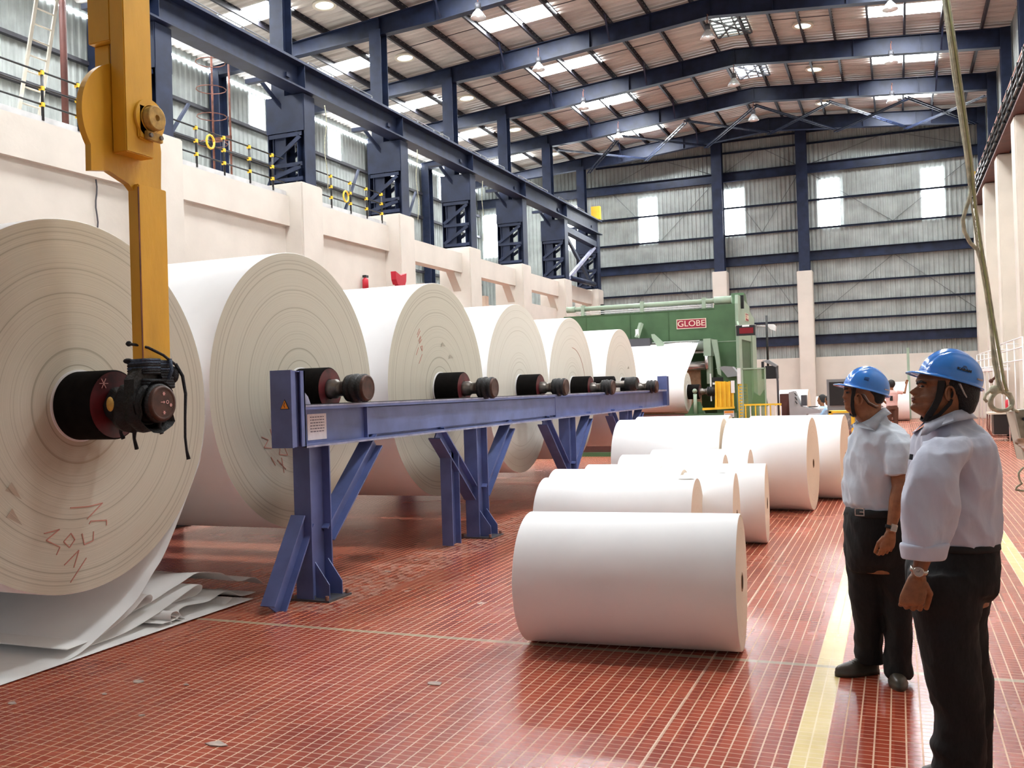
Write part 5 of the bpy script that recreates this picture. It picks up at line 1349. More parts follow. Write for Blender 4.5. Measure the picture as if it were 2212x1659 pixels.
def shoe(root, heel, toe, w=.048, h=.095, name='shoe'):
    heel, toe = Vector(heel), Vector(toe); d = (toe - heel).normalized(); s = d.cross(ZX).normalized(); L = (toe - heel).length
    def ringz(zs, sc, hh):
        pass
    n = 28; vs = []
    prof = [(0.0, .006), (.0, .022), (.012, .026), (.016, .045), (.02, .065), (.03, .08)]
    rows = []
    for z, inset, lf, lb in ((0, .004, 1, 0), (.024, .0, 1, 0), (.027, .005, .99, .01), (.042, .006, .985, .01), (.055, .010, .93, .015), (.066, .016, .80, .02), (.078, .018, .62, .02), (h, .018, .46, .03)):
        for k in range(n):
            a = 2 * PI * k / n; ca, sa = math.cos(a), math.sin(a)
            x = L * (lb + (lf - lb) * (ca + 1) / 2)
            f = x / L
            ww = w * (.78 + .30 * math.exp(-((f - .70) / .25) ** 2) - .10 * math.exp(-((f - .35) / .15) ** 2)) - inset
            y = ww * math.copysign(abs(sa) ** .8, sa)
            vs.append(heel + d * x + s * y + ZX * z)
    fs = [(i * n + k, i * n + (k + 1) % n, (i + 1) * n + (k + 1) % n, (i + 1) * n + k) for i in range(7) for k in range(n)] + [tuple(range(n))[::-1], tuple(7 * n + k for k in range(n))]
    o = MB().add(vs, fs, True).build(name, 'shoe', root)
    MB().bar(heel + d * .01 * 0 + ZX * .012, heel + d * L * .96 + ZX * .012, w * 1.5, .018, ZX).build('sole', 'black', o) if False else None
    mb = MB()
    for j in range(4):
        c = heel + d * (L * (.52 + j * .055)) + ZX * (.085 - j * .006); mb.tube([c - s * .022, c + ZX * .004, c + s * .022], .0022, 6)
    mb.build('lace', 'black', o)
    return o

# ---- front man ------------------------------------------------------
d0 = 3.78
foot = W(2072, 1700, d0)
man = empty('person', (foot.x, foot.y, 0))
tag(man, 'tall man nearest the camera in blue hard hat and rolled up pale shirt sleeves', 'person', 'visitors in blue hard hats')
hd = MB()
headrows = [  # v, front, cheek, back, half width, sigma
    (774, 2034, 2036, 2080, .035, .03), (783, 2016, 2018, 2092, .052, .04), (795, 2000, 2002, 2101, .066, .04), (808, 1987, 1990, 2106, .074, .04),
    (820, 1980, 1985, 2108, .078, .045), (826, 1981.5, 1987, 2107, .077, .03), (831, 1980.5, 1991, 2106, .076, .014), (836, 1974, 1991, 2104, .075, .0125), (841, 1966.5, 1989, 2102, .074, .0125),
    (844.5, 1963.3, 1988, 2101, .073, .0145), (848, 1965, 1987, 2100, .072, .016), (851.5, 1971.5, 1985, 2099, .071, .016), (855, 1970, 1983, 2098, .070, .022), (858, 1966.8, 1982, 2097, .068, .021),
    (861.5, 1970.2, 1982, 2096, .067, .021), (865, 1968.6, 1982, 2094, .066, .021), (869, 1972.5, 1983, 2092, .064, .022), (873, 1967.5, 1981, 2091, .062, .024), (879, 1966, 1981, 2090, .058, .025),
    (885, 1971, 1985, 2089, .054, .03), (891, 1981, 1993, 2089, .053, .04), (898, 1993, 2001, 2090, .056, .05), (908, 2003, 2008, 2082, .058, .05), (922, 2012, 2014, 2078, .055, .05)]
headmesh(hd, d0, headrows)
ear(hd, W(2050, 853, d0 - .076), .95)
tor = [sil(d0, 900, 2014, 2080, .050), sil(d0, 920, 2010, 2080, .058), sil(d0, 936, 2006, 2098, .11), sil(d0, 955, 2000, 2124, .165), sil(d0, 1000, 1992, 2132, .165), sil(d0, 1080, 1990, 2134, .15), sil(d0, 1160, 1992, 2132, .145), sil(d0, 1230, 1988, 2130, .150), sil(d0, 1300, 1995, 2125, .14)]
rings(hd, tor, e=2.2)
shn = W(2048, 968, d0 - .16); eln = W(2022, 1110, d0 - .235); wrn = W(1981, 1248, d0 - .24)
hd.tube([shn, shn.lerp(eln, .5), eln, eln.lerp(wrn, .35), eln.lerp(wrn, .8), wrn], [.040, .045, .043, .044, .032, .029], 16, ref=AX, r2=[.040, .045, .043, .040, .027, .023])
shf = W(2055, 965, d0 + .17); elf = W(2050, 1110, d0 + .25); wrf = W(2015, 1245, d0 + .26)
hd.tube([shf, shf.lerp(elf, .5), elf, elf.lerp(wrf, .35), wrf], [.040, .043, .043, .042, .027], 14)
for hip, kn, an in ((W(2062, 1290, d0 - .09), W(2062, 1470, d0 - .10), W(2074, 1650, d0 - .10)), (W(2080, 1290, d0 + .09), W(2090, 1470, d0 + .11), W(2096, 1640, d0 + .11))):
    hd.tube([hip, hip.lerp(kn, .5), kn, kn.lerp(an, .35), an, an - ZX * .06], [.062, .060, .050, .048, .027, .027], 16)
dnv = (W(1966, 1315, d0 - .24) - wrn).normalized()
hand(hd, wrn, dnv, (-BX * .3 - AX * .05 + AX * .9).normalized() * 1.0, (-BX * .95 - AX * .35), 1.08, (.55, 1.0, .8), thumb=1)
hand(hd, wrf, -ZX, -AX, BX, 1.0, (.4, .8, .7))
bake(hd, 'body', 'skin', man, .0036, 2)
# face details
eyc = W(1992.5, 834.5, d0 - .042)
MB().ball(eyc + AX * .004, .0110, 16, 10, (1, 1, .6)).build('eye', 'eye', man)
MB().ball(eyc - AX * .0020 - BX * .0055, .0060, 12, 8).build('iris', 'black', man)
e_ = MB().tube([W(1981, 829, d0 - .012), W(1983, 825.5, d0 - .03), W(1990, 824.5, d0 - .05), W(2001, 827.5, d0 - .0655)], [.004, .0058, .0056, .003], 8); e_.build('eyebrow', 'hair', man)
MB().tube([W(1986, 831.5, d0 - .03), W(1993, 830.8, d0 - .051), W(2001, 833.5, d0 - .0605)], .0024, 6).tube([W(1986, 837, d0 - .03), W(1993, 838, d0 - .0515), W(2001, 835.5, d0 - .060)], .0017, 6).build('eyelid', 'skin', man)
MB().ball(W(1978.5, 850.5, d0 - .011), .0045, 10, 8, (1.2, .8, .8)).build('nostril_wing', 'skin', man)
MB().tube([W(1969.5, 860.6, d0 - .0), W(1971.5, 860.4, d0 - .010), W(1976, 861.3, d0 - .020)], [.0028, .003, .0015], 8).tube([W(1970.5, 864.5, d0), W(1972.5, 864.2, d0 - .010), W(1976.5, 863.2, d0 - .019)], [.0036, .0036, .0015], 8).build('lips', 'lip', man)
# hair: a shell behind the ears plus sideburn
hr = MB()
headmesh(hr, d0, [(800, 2016, 2016, 2110, .082, .05), (815, 2012, 2012, 2112, .088, .05), (830, 2012, 2012, 2112, .089, .05), (842, 2018, 2018, 2111, .087, .05), (852, 2036, 2036, 2109, .086, .05), (866, 2046, 2046, 2106, .084, .05), (880, 2052, 2052, 2100, .078, .05), (890, 2058, 2058, 2096, .070, .05), (894, 2064, 2064, 2090, .055, .05)], 40)
hr.tube([W(2034, 822, d0 - .074), W(2036, 840, d0 - .0745), W(2036, 856, d0 - .072)], [.016, .013, .005], 10, r2=[.006, .006, .003], ref=BX)
bake(hr, 'hair', 'hair', man, .005, 2)
hh, hp = helmet(man, d0, (1962.5, 806), (1988, 803), (2116, 839), (2118, 843), (2057, 756), 'KARAM', tpos=-.02)
# harness and straps
C_, e1_, e2_, e3_, La_, Lb_, H_ = hp
MB().tube([W(2100, 835, d0 - .06), W(2108, 842, d0 - .03), W(2108, 846, d0), W(2108, 842, d0) + BX * .03], .012, 8, r2=.005, ref=ZX).build('headband', 'susp', man)
ribbon(MB(), [W(2070, 828, d0 - .084), W(2080, 850, d0 - .076), W(2089, 868, d0 - .058), W(2094, 876, d0 - .03), W(2096, 880, d0)], .004, .030, BX).build('nape_harness', 'susp', man)
ribbon(MB(), [W(2034, 822, d0 - .086), W(2031, 845, d0 - .0795), W(2027, 862, d0 - .074), W(2018, 880, d0 - .066), W(2007, 896, d0 - .052), W(2001, 908, d0 - .028), W(1999, 911, d0), W(2001, 908, d0) + BX * .028, W(2018, 880, d0) + BX * .066, W(2034, 822, d0) + BX * .086], .004, .026, (-AX * .8 + ZX * .2)).build('chin_strap', 'strap', man)
ribbon(MB(), [W(2066, 830, d0 - .084), W(2052, 872, d0 - .0735), W(2030, 895, d0 - .068), W(2008, 908, d0 - .04), W(2001, 910, d0)], .003, .014, (-AX * .5 + ZX * .6)).build('rear_strap', 'strap', man)
# shirt
sh = MB()
rings(sh, [sil(d0, 893, 2030, 2088, .052), sil(d0, 903, 2012, 2096, .068), sil(d0, 912, 2005, 2100, .088), sil(d0, 922, 1997, 2109, .135), sil(d0, 938, 1990, 2121, .185), sil(d0, 960, 1984, 2133, .205), sil(d0, 1000, 1976, 2143, .205), sil(d0, 1060, 1972, 2146, .195), sil(d0, 1120, 1974, 2149, .190), sil(d0, 1160, 1982, 2148, .185), sil(d0, 1180, 1990, 2142, .172)], e=2.3)
sv = [(W(2052, 944, d0 - .14), .075, .07), (W(2038, 975, d0 - .20), .098, .080), (W(2020, 1030, d0 - .232), .106, .080), (W(2012, 1080, d0 - .245), .108, .078), (W(2007, 1130, d0 - .25), .098, .076), (W(2002, 1165, d0 - .25), .086, .072), (W(1998, 1192, d0 - .25), .076, .066), (W(1996, 1203, d0 - .25), .072, .062)]
rings(sh, sv, 24)
rings(sh, [(W(2060, 948, d0 + .15), .07, .06), (W(2056, 985, d0 + .21), .09, .07), (W(2058, 1060, d0 + .25), .09, .07), (W(2050, 1130, d0 + .265), .08, .07), (W(2040, 1190, d0 + .27), .062, .06)], 24)
shirt = bake(sh, 'shirt', 'shirt', man, .008, 3, wrinkle=.017, wscale=(8, 8, 4))
# rolled cuff
cf = MB(); rings(cf, [(W(1999, 1172, d0 - .25), .086, .070), (W(1997, 1176, d0 - .25), .089, .073), (W(1995, 1198, d0 - .25), .082, .069), (W(1994, 1208, d0 - .25), .078, .066), (W(1994, 1209, d0 - .25), .062, .054)], 28)
bake(cf, 'rolled_cuff', 'shirt', man, .006, 2, wrinkle=.006)
def collar(root, dep, front, rowsU, rowsL, matn, rin, rout):
    # upper edge points round the neck and lower edge points round the shoulders, front to back and round again
    n = len(rowsU); cc = sum(rowsU, Vector((0, 0, 0))) / n
    push = lambda p, k: p + Vector((p.x - cc.x, p.y - cc.y, 0)).normalized() * k + ZX * k * .7
    vs = [push(p, .004) for p in rowsU] + [push(p, .012) for p in rowsL]
    vs2 = [p - (p - (rowsU[0] + rowsU[n // 2]) / 2).normalized() * .004 for p in vs]
    mb = MB().add(vs + vs2, [(i, i + 1, n + i + 1, n + i) for i in range(n - 1)] + [(2 * n + i + 1, 2 * n + i, 3 * n + i, 3 * n + i + 1) for i in range(n - 1)] + [(n + i, n + i + 1, 3 * n + i + 1, 3 * n + i) for i in range(n - 1)] + [(i + 1, i, 2 * n + i, 2 * n + i + 1) for i in range(n - 1)] + [(0, n, 3 * n, 2 * n), (n - 1, 2 * n - 1, 4 * n - 1, 3 * n - 1)], True)
    return mb.build('collar', matn, root)
U = [W(2001, 912, d0 - .012), W(2018, 908, d0 - .050), W(2040, 898, d0 - .070), W(2062, 888, d0 - .074), W(2082, 885, d0 - .052), W(2091, 886, d0), W(2082, 885, d0) + BX * .052, W(2062, 888, d0) + BX * .074, W(2040, 898, d0) + BX * .070, W(2018, 908, d0) + BX * .050, W(2001, 912, d0) + BX * .012]
Lw = [W(1992, 946, d0 - .085), W(2004, 944, d0 - .135), W(2032, 926, d0 - .150), W(2062, 915, d0 - .138), W(2092, 909, d0 - .085), W(2106, 909, d0), W(2090, 906, d0) + BX * .085, W(2062, 912, d0) + BX * .138, W(2032, 924, d0) + BX * .140, W(2003, 942, d0) + BX * .12, W(1994, 942, d0) + BX * .062]
collar(man, d0, None, U, Lw, 'shirt', 0, 0)
MB().bar(W(1969, 981, d0 - .05), W(1967, 993, d0 - .05), .008, .012).build('pocket_pen', 'black', man)
# trousers
tr = MB()
rings(tr, [sil(d0, 1166, 1990, 2142, .172), sil(d0, 1185, 1982, 2143, .178), sil(d0, 1225, 1966, 2146, .190), sil(d0, 1270, 1966, 2144, .190), sil(d0, 1292, 1974, 2134, .13)], e=2.3)
rings(tr, [sil(d0, 1230, 1965, 2130, .12, -.075), sil(d0, 1270, 1966, 2124, .12, -.085), sil(d0, 1320, 1974, 2116, .105, -.09), sil(d0, 1380, 1986, 2110, .10, -.09), sil(d0, 1465, 2001, 2118, .095, -.10), sil(d0, 1535, 2019, 2124, .088, -.10), sil(d0, 1590, 2020, 2126, .083, -.10), sil(d0, 1610, 2011, 2128, .085, -.10), sil(d0, 1640, 2019, 2126, .080, -.10), sil(d0, 1668, 2012, 2126, .085, -.10)], e=2.2)
rings(tr, [sil(d0, 1230, 1990, 2146, .12, .075), sil(d0, 1270, 1996, 2143, .115, .085), sil(d0, 1330, 2010, 2128, .10, .10), sil(d0, 1391, 2030, 2128, .095, .10), sil(d0, 1465, 2034, 2143, .09, .11), sil(d0, 1564, 2046, 2139, .085, .11), sil(d0, 1640, 2052, 2137, .08, .11), sil(d0, 1672, 2050, 2138, .08, .11)], e=2.2)
bake(tr, 'trousers', 'trouser', man, .008, 10, wrinkle=.009, wscale=(8, 8, 5))
bl = MB(); rings(bl, [sil(d0, 1166, 1988, 2143, .176), sil(d0, 1168, 1987, 2144, .179), sil(d0, 1178, 1985, 2145, .181), sil(d0, 1180, 1986, 2143, .178)], 40, 2.3); bl.build('belt', 'strap', man)
wp = empty('tmp', (0, 0, 0)); bpy.data.objects.remove(wp)
# watch
def watch(root, wr, el, dep, nrm, rd, rect=False, bw=.030):
    ax = (el - wr).normalized(); c = wr + ax * .028
    mb = MB(); n = 26; s = ax.cross(nrm).normalized(); vs = []
    for f, rr in ((-.009, 1.0), (-.009, 1.06), (.009, 1.06), (.009, 1.0)):
        for k in range(n):
            a = 2 * PI * k / n; vs.append(c + ax * f + s * bw * 1.08 * rr * math.cos(a) + nrm * bw * .95 * rr * math.sin(a))
    mb.add(vs, [(i * n + k, i * n + (k + 1) % n, ((i + 1) % 4) * n + (k + 1) % n, ((i + 1) % 4) * n + k) for i in range(4) for k in range(n)], True)
    w_ = mb.build('wristwatch', 'strap' if rect else 'watch', root)
    q = nrm.to_track_quat('Z', 'Y').to_matrix().to_4x4() if not rect else Matrix([[s.x, ax.x, nrm.x, 0], [s.y, ax.y, nrm.y, 0], [s.z, ax.z, nrm.z, 0], [0, 0, 0, 1]])
    pos = c + nrm * bw * 1.0
    if rect:
        MB().box((-.017, -.019, -.004), (.017, .019, .005)).xf(Matrix.Translation(pos) @ q).build('watch_case', 'watch', w_, bevel=.002)
        MB().box((-.012, -.014, .005), (.012, .014, .006)).xf(Matrix.Translation(pos) @ q).build('watch_dial', 'dial', w_)
    else:
        MB().lathe([(-.005, 0), (-.005, .019), (.004, .0195), (.006, .017), (.006, .015), (.004, .015)], 32, 'Z').xf(Matrix.Translation(pos) @ q).build('watch_case', 'watch', w_)
        MB().lathe([(.0042, .015), (.0042, 0)], 32, 'Z').xf(Matrix.Translation(pos) @ q).build('watch_dial', 'dial', w_)
        MB().tube([pos + q.to_3x3() @ Vector((0, 0, .0052)), pos + q.to_3x3() @ Vector((.006, .008, .0052))], .0006, 5).tube([pos + q.to_3x3() @ Vector((0, 0, .0052)), pos + q.to_3x3() @ Vector((-.008, .002, .0052))], .0006, 5).build('watch_hand', 'black', w_)
watch(man, wrn, eln, d0, (-BX * .9 - AX * .45).normalized(), 0, bw=.0285)
a1, a2 = W(2066, 1650, d0 - .10), W(2098, 1640, d0 + .11)
for a_ in (a1, a2):
    shoe(man, Vector((a_.x, a_.y, 0)) + AX * .09, Vector((a_.x, a_.y, 0)) - AX * .21 + BX * .02)

# ---- second man -----------------------------------------------------
d1 = 5.26
foot = W(1895, 1470, d1)
man2 = empty('person', (foot.x, foot.y, 0))
tag(man2, 'shorter man in a blue hard hat and short sleeved shirt, facing away toward the rolls', 'person', 'visitors in blue hard hats')
hd = MB()
hr_ = [(806, 1853, 1855, 1885, .04, .04), (814, 1842, 1844, 1896, .058, .04), (825, 1832, 1834, 1905, .070, .04), (836, 1823, 1826, 1910, .078, .04), (843, 1823.5, 1828, 1909, .076, .025), (849, 1822, 1829, 1908, .075, .015), (854, 1819.8, 1829, 1906, .073, .015),
       (857.5, 1819, 1829, 1905, .071, .016), (861, 1822.5, 1829, 1904, .070, .018), (865, 1822.6, 1829, 1903, .068, .02), (868, 1823.8, 1829, 1902, .067, .02), (871, 1823.4, 1829, 1902, .066, .02), (875, 1825, 1829.5, 1902, .064, .022), (880, 1825, 1830, 1902, .062, .025), (886, 1829, 1834, 1902, .060, .03), (893, 1839, 1842, 1903, .062, .04), (902, 1849, 1851, 1900, .062, .05), (914, 1858, 1859, 1896, .058, .05)]
headmesh(hd, d1, hr_)
ear(hd, W(1853, 865, d1 - .076), 1.05)
rings(hd, [sil(d1, 896, 1853, 1902, .060), sil(d1, 912, 1858, 1904, .065), sil(d1, 928, 1855, 1920, .12), sil(d1, 950, 1850, 1945, .165), sil(d1, 1010, 1846, 1950, .165), sil(d1, 1060, 1842, 1945, .165), sil(d1, 1100, 1846, 1945, .155), sil(d1, 1160, 1842, 1950, .16), sil(d1, 1230, 1846, 1950, .15)], e=2.2)
shn = W(1936, 962, d1 - .16); eln = W(1944, 1052, d1 - .23); wrn = W(1923, 1150, d1 - .24)
hd.tube([shn, shn.lerp(eln, .5), eln, eln.lerp(wrn, .3), eln.lerp(wrn, .8), wrn], [.040, .044, .041, .042, .031, .029], 16, ref=AX, r2=[.040, .044, .041, .040, .026, .022])
shf = W(1860, 950, d1 + .17); elf = W(1862, 1060, d1 + .23); wrf = W(1858, 1150, d1 + .2)
hd.tube([shf, shf.lerp(elf, .5), elf, elf.lerp(wrf, .35), wrf], [.040, .043, .043, .042, .027], 14)
legs = ((W(1872, 1270, d1 + .06), W(1874, 1350, d1 + .08), W(1876, 1430, d1 + .10)), (W(1936, 1270, d1 - .06), W(1940, 1350, d1 - .07), W(1938, 1445, d1 - .07)))
for hip, kn, an in legs:
    hd.tube([hip, hip.lerp(kn, .5), kn, kn.lerp(an, .35), an, an - ZX * .04], [.062, .060, .050, .048, .027, .027], 16)
hand(hd, wrn, (W(1913, 1200, d1 - .24) - wrn), (-AX * .95 - ZX * .15), (-BX + ZX * .15), .98, (.45, 1.15, .7), spread=.05, w0=.031)
hand(hd, wrf, -ZX, -AX, BX, 1.0, (.4, .8, .7))
bake(hd, 'body', 'skin2', man2, .0036, 2)
eyc = W(1829.5, 848, d1 - .040)
MB().ball(eyc + AX * .004, .0105, 14, 10, (1, 1, .6)).build('eye', 'eye', man2)
MB().ball(eyc - AX * .0020 - BX * .005, .0058, 12, 8).build('iris', 'black', man2)
MB().tube([W(1823.5, 842, d1 - .012), W(1825.5, 840, d1 - .03), W(1831, 840, d1 - .05)], [.004, .005, .003], 8).build('eyebrow', 'hair', man2)
MB().tube([W(1823.2, 867.5, d1), W(1824.5, 867.2, d1 - .010), W(1828, 867.4, d1 - .020)], [.003, .003, .0015], 8).build('lips', 'lip', man2)
hr = MB()
headmesh(hr, d1, [(822, 1848, 1848, 1912, .080, .05), (834, 1848, 1848, 1912, .081, .05), (846, 1850, 1850, 1911, .080, .05), (856, 1866, 1866, 1909, .076, .05), (866, 1872, 1872, 1906, .072, .05), (872, 1878, 1878, 1902, .060, .05)], 40)
hr.tube([W(1843, 838, d1 - .075), W(1843, 848, d1 - .075), W(1843, 858, d1 - .071)], [.014, .011, .005], 10, r2=[.006, .006, .003], ref=BX)
bake(hr, 'hair', 'hair', man2, .005, 2)
hh, hp = helmet(man2, d1, (1805.5, 826.5), (1824, 830), (1917, 855), (1919, 858), (1868, 791.5), None, wide=.86)
C_, e1_, e2_, e3_, La_, Lb_, H_ = hp
mb = MB()
for k in range(3):
    f = k - 1
    mb.tube([C_ + e1_ * (.045 + x) + e3_ * (.050 + f * .007) - e2_ * (Lb_ * math.sqrt(max(.05, 1 - (.05 / H_) ** 2 - ((.045 + x) / La_) ** 2)) + .005) for x in (-.012, 0, .012)], .0018, 5)
mb.build('helmet_emblem', 'black', hh)
ribbon(MB(), [W(1846, 838, d1 - .0865), W(1842, 858, d1 - .080), W(1841, 875, d1 - .072), W(1843, 890, d1 - .064), W(1846, 897, d1 - .05), W(1846, 900, d1 - .01), W(1846, 897, d1) + BX * .05, W(1846, 838, d1) + BX * .084], .004, .019, (-AX * .9)).build('chin_strap', 'strap', man2)
ribbon(MB(), [W(1866, 852, d1 - .086), W(1876, 868, d1 - .076), W(1890, 876, d1 - .055), W(1903, 877, d1 - .01)], .004, .022, BX).build('nape_harness', 'susp', man2)
ribbon(MB(), [W(1860, 852, d1 - .088), W(1876, 873, d1 - .080), W(1892, 881, d1 - .058), W(1906, 879, d1 - .01)], .003, .010, BX).build('nape_strap', 'strap', man2)
sh = MB()
rings(sh, [sil(d1, 896, 1872, 1910, .052), sil(d1, 904, 1862, 1914, .07), sil(d1, 911, 1855, 1918, .09), sil(d1, 916, 1848, 1930, .130), sil(d1, 930, 1845, 1946, .185), sil(d1, 955, 1839, 1956, .205), sil(d1, 1000, 1831, 1956, .205), sil(d1, 1050, 1827, 1950, .20), sil(d1, 1085, 1829, 1948, .19), sil(d1, 1098, 1838, 1948, .175)], e=2.3)
rings(sh, [(W(1934, 937, d1 - .14), .07, .06), (W(1941, 955, d1 - .19), .078, .072), (W(1943, 985, d1 - .22), .077, .074), (W(1944, 1008, d1 - .235), .072, .072), (W(1944, 1026, d1 - .24), .070, .070)], 24)
rings(sh, [(W(1868, 940, d1 + .14), .07, .06), (W(1862, 960, d1 + .19), .078, .068), (W(1862, 1000, d1 + .22), .074, .068), (W(1862, 1024, d1 + .22), .068, .066)], 24)
bake(sh, 'shirt', 'shirt2', man2, .008, 3, wrinkle=.018, wscale=(8, 8, 4))
U = [W(1851, 914, d1 - .014), W(1862, 914, d1 - .052), W(1878, 906, d1 - .074), W(1894, 893, d1 - .070), W(1905, 884, d1 - .045), W(1911, 881, d1), W(1905, 884, d1) + BX * .045, W(1888, 892, d1) + BX * .074, W(1870, 902, d1) + BX * .070, W(1857, 912, d1) + BX * .045, W(1851, 914, d1) + BX * .012]
Lw = [W(1848, 924, d1 - .085), W(1890, 934, d1 - .128), W(1898, 918, d1 - .122), W(1908, 904, d1 - .10), W(1918, 898, d1 - .06), W(1922, 897, d1), W(1918, 898, d1) + BX * .06, W(1900, 908, d1) + BX * .10, W(1876, 918, d1) + BX * .10, W(1856, 930, d1) + BX * .09, W(1848, 924, d1) + BX * .05]
collar(man2, d1, None, U, Lw, 'shirt2', 0, 0)
tr = MB()
rings(tr, [sil(d1, 1094, 1836, 1948, .172), sil(d1, 1110, 1829, 1955, .180), sil(d1, 1160, 1828, 1966, .190), sil(d1, 1200, 1829, 1966, .185), sil(d1, 1230, 1833, 1965, .14)], e=2.3)
rings(tr, [sil(d1, 1180, 1829, 1915, .12, .05), sil(d1, 1230, 1831, 1912, .12, .05), sil(d1, 1290, 1837, 1910, .105, .06), sil(d1, 1345, 1845, 1906, .095, .08), sil(d1, 1395, 1848, 1903, .09, .10), sil(d1, 1412, 1844, 1904, .09, .10), sil(d1, 1432, 1849, 1908, .085, .10)], e=2.2)
rings(tr, [sil(d1, 1180, 1880, 1966, .12, -.05), sil(d1, 1230, 1892, 1967, .12, -.05), sil(d1, 1290, 1906, 1969, .10, -.06), sil(d1, 1345, 1912, 1968, .093, -.07), sil(d1, 1395, 1914, 1967, .088, -.07), sil(d1, 1430, 1910, 1966, .088, -.07), sil(d1, 1452, 1908, 1970, .088, -.07), sil(d1, 1462, 1912, 1968, .08, -.07)], e=2.2)
bake(tr, 'trousers', 'trouser', man2, .008, 10, wrinkle=.009, wscale=(8, 8, 5))
bl = MB(); rings(bl, [sil(d1, 1095, 1834, 1950, .177), sil(d1, 1097, 1833, 1951, .180), sil(d1, 1108, 1830, 1953, .182), sil(d1, 1110, 1831, 1951, .180)], 40, 2.3); belt = bl.build('belt', 'strap', man2)
bc = W(1857, 1106, d1 - .158)
q = Matrix([[AX.x, BX.x, 0, bc.x], [AX.y, BX.y, 0, bc.y], [0, 0, 1, bc.z], [0, 0, 0, 1]]) @ Matrix.Rotation(-.55, 4, 'Z')
mb = MB().box((-.025, -.004, -.021), (.025, .004, -.016)).box((-.025, -.004, .016), (.025, .004, .021)).box((-.025, -.004, -.02), (-.020, .004, .02)).box((.020, -.004, -.02), (.025, .004, .02)).box((.0, -.003, -.002), (.022, .003, .002)).xf(q)
mb.build('belt_buckle', 'watch', belt)
watch(man2, wrn, eln, d1, (-BX * .98 + AX * .1).normalized(), 0, True, .028)
fa = legs[0][2]; fb = legs[1][2]
shoe(man2, Vector((fa.x, fa.y, 0)) + AX * .06, Vector((fa.x, fa.y, 0)) - AX * .20 - BX * .03, .05)
shoe(man2, Vector((fb.x, fb.y, 0)) + BX * .12 + AX * .03, Vector((fb.x, fb.y, 0)) - BX * .16 - AX * .05, .05)

# ---- distant figures --------------------------------------------------
def figure(name, x, y, face, label, shirt, trous, sit=False, arms=None, H=1.70):
    t = empty(name, (x, y, 0)); tag(t, label, 'person')
    f = Vector((math.cos(face), math.sin(face), 0)); s = Vector((-f.y, f.x, 0)); o = Vector((x, y, 0)); k = H / 1.75
    hz = .50 if sit else .93 * k
    def P(a, b, c): return o + f * a * k + s * b * k + ZX * (c * k if not sit else (c - .93) * k + hz)
    b = MB(); c1 = MB(); c2 = MB()
    b.ball(P(.02, 0, 1.63), .10, 20, 14, (1, .85, 1.2)).tube([P(0, 0, 1.42), P(.01, 0, 1.55)], [.058, .052], 14)
    b.ball(P(.125, 0, 1.61), .02, 8, 6).ball(P(.02, .088, 1.62), .022, 8, 6, (1, .5, 1.3)).ball(P(.02, -.088, 1.62), .022, 8, 6, (1, .5, 1.3)).ball(P(.06, 0, 1.56), .06, 12, 8)
    for mb, g in ((b, -.012), (c1, .008)):
        mb.tube([P(0, 0, .90), P(0, 0, 1.05), P(0, 0, 1.25), P(0, 0, 1.38), P(0, 0, 1.46)], [.15 + g, .145 + g, .17 + g, .165 + g, .07 + g], 20, ref=f, r2=[.11 + g, .11 + g, .12 + g, .11 + g, .06 + g])
    for sd in (-1, 1):
        A = [Vector(q) for q in (arms[0 if sd < 0 else 1] if arms else ((0, .23, 1.12), (.12, .24, .90)))]
        S_ = P(0, sd * .17, 1.40); E_ = P(A[0].x, sd * A[0].y, A[0].z); H_ = P(A[1].x, sd * A[1].y, A[1].z)
        b.tube([S_, E_, H_], [.048, .038, .026], 12); c1.tube([S_ + (E_ - S_) * -.1, S_.lerp(E_, .35), S_.lerp(E_, .75)], [.06, .062, .058], 12)
        hand(b, H_, (H_ - E_), s * -sd, f, .95, (.2, .4, .3))
        if sit: hp_, kn_, an_ = P(0, sd * .09, .93), P(.42, sd * .13, .95), P(.45, sd * .13, .95) - ZX * .42
        else: hp_, kn_, an_ = P(0, sd * .09, .90), P(.02, sd * .10, .49), P(0, sd * .11, .08)
        b.tube([hp_, kn_, an_], [.075, .052, .036], 14); c2.tube([hp_, hp_.lerp(kn_, .5), kn_, kn_.lerp(an_, .9)], [.095, .085, .068, .062], 14)
        shoe(t, Vector((an_.x, an_.y, 0)) - f * .08, Vector((an_.x, an_.y, 0)) + f * .18)
    c2.tube([P(0, 0, .84), P(0, 0, .98)], [.155, .158], 20, ref=f, r2=[.12, .12])
    bake(b, 'body', 'skin', t, .012, 2); bake(c1, 'shirt', shirt, t, .014, 2, wrinkle=.008); bake(c2, 'trousers', trous, t, .014, 2)
    h = MB().ball(P(-.008, 0, 1.66), .112, 20, 14, (1, .88, 1.08)); hb = []
    h.v = [v if (v - P(0, 0, 1.66)).dot(f) < .05 or v.z > P(0, 0, 1.70).z else v - f * .05 for v in h.v]
    h.build('hair', 'hair', t)
    return t
pp = figure('person', -.19, 30.0, 1.75, 'person in a pink shirt raising one arm before a big roll, seen from behind', 'pinkshirt', 'brownp', arms=(((.02, .40, 1.36), (.05, .46, 1.62)), ((.10, .24, 1.14), (.16, .1, 1.0))), H=1.62)
MB().box((-.24, 29.86, 1.04), (-.16, 29.87, 1.18)).build('shirt_print', 'black', pp)
figure('person', -1.86, 26.2, 2.9, 'seated dark haired person leaning toward the grey console', 'skyshirt', 'brownp', sit=True, arms=(((.25, .2, 1.2), (.5, .16, 1.22)), ((.25, .2, 1.18), (.48, .12, 1.2))))
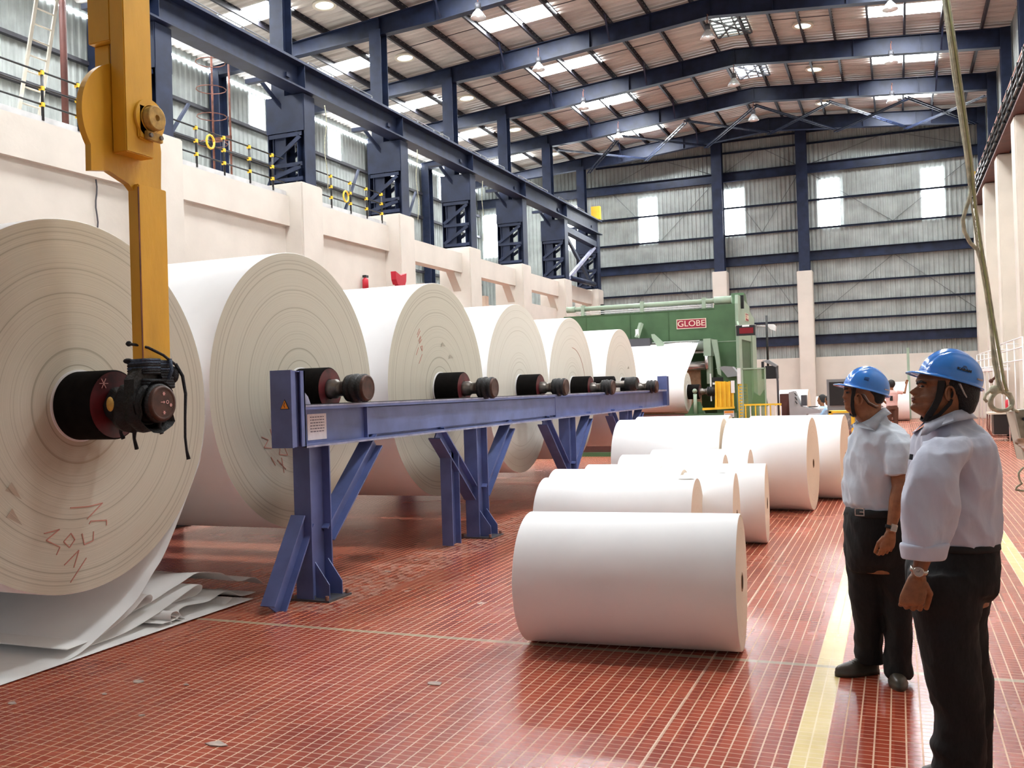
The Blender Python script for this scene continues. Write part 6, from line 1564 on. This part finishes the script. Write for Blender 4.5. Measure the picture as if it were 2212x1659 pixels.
figure('person', -1.62, 25.3, 2.7, 'seated person in a sky blue shirt beside the dark glazed cabinet', 'skyshirt', 'brownp', sit=True, arms=(((.2, .2, 1.15), (.42, .16, 1.12)), ((.2, .2, 1.15), (.42, .14, 1.12))))
for k, (x, y) in enumerate(((-1.83, 26.2), (-1.58, 25.3))):
    c = empty('operator_stool', (x, y, 0)); tag(c, 'dark operator stool under a seated person, %s' % ('farther one' if k == 0 else 'nearer one'), 'stool')
    MB().lathe([(.36, 0), (.36, .19), (.41, .19), (.41, 0)], 20, 'Z', (x, y, 0)).build('seat', 'black', c)
    MB().tube([(x, y, .05), (x, y, .37)], .03, 10).build('pedestal', 'steel', c)
    for a in range(5): MB().tube([(x, y, .06), (x + .24 * math.cos(a * 1.257), y + .24 * math.sin(a * 1.257), .02)], .018, 8).build('leg', 'steel', c)
pr = figure('person', 1.045, 5.80, 2.2, 'person mostly outside the right edge, only fingers holding the pendant box', 'skyshirt', 'brownp', arms=(((.05, .24, 1.12), (.1, .25, .9)), ((.18, .27, 1.18), (.385, .22, 1.275))))

# ------------------------------------------------------------------ light
w = bpy.data.worlds.new('daylight'); S.world = w; w.use_nodes = True
bg = w.node_tree.nodes['Background']; bg.inputs[0].default_value = (.86, .93, 1, 1); bg.inputs[1].default_value = .22
def area(name, loc, sx, sy, power, col=(1, 1, 1), rot=(0, 0, 0)):
    l = bpy.data.lights.new(name, 'AREA'); l.shape = 'RECTANGLE'; l.size = sx; l.size_y = sy; l.energy = power; l.color = col
    o = bpy.data.objects.new(name, l); COL.objects.link(o); o.location = loc; o.rotation_euler = rot
    return o
# daylight falling through every translucent roof sheet
for xa, xb in ((-17.45, -15.1), (-11.3, -9.05), (-.52, 1.58)):
    for y in FR:
        if y + 3.3 > YF: continue
        x = (xa + xb) / 2
        o = area('roof_daylight', (x, y + 2.81, rz(x) + .15), xb - xa, .8, 210 if xa > -17 else 90, (.95, .98, 1))
# added fill lamps that brighten the side bay
area('side_bay_fill', (-16.2, 33, 4.5), 4, 16, 500, (1, .98, .93))
area('side_bay_fill', (-16.2, 14, 11.2), 4, 16, 90, (1, 1, 1))

vs_ = S.view_settings
vs_.view_transform = 'Standard'; vs_.look = 'None'; vs_.gamma = 1; vs_.use_curve_mapping = False
vs_.exposure = 0.72
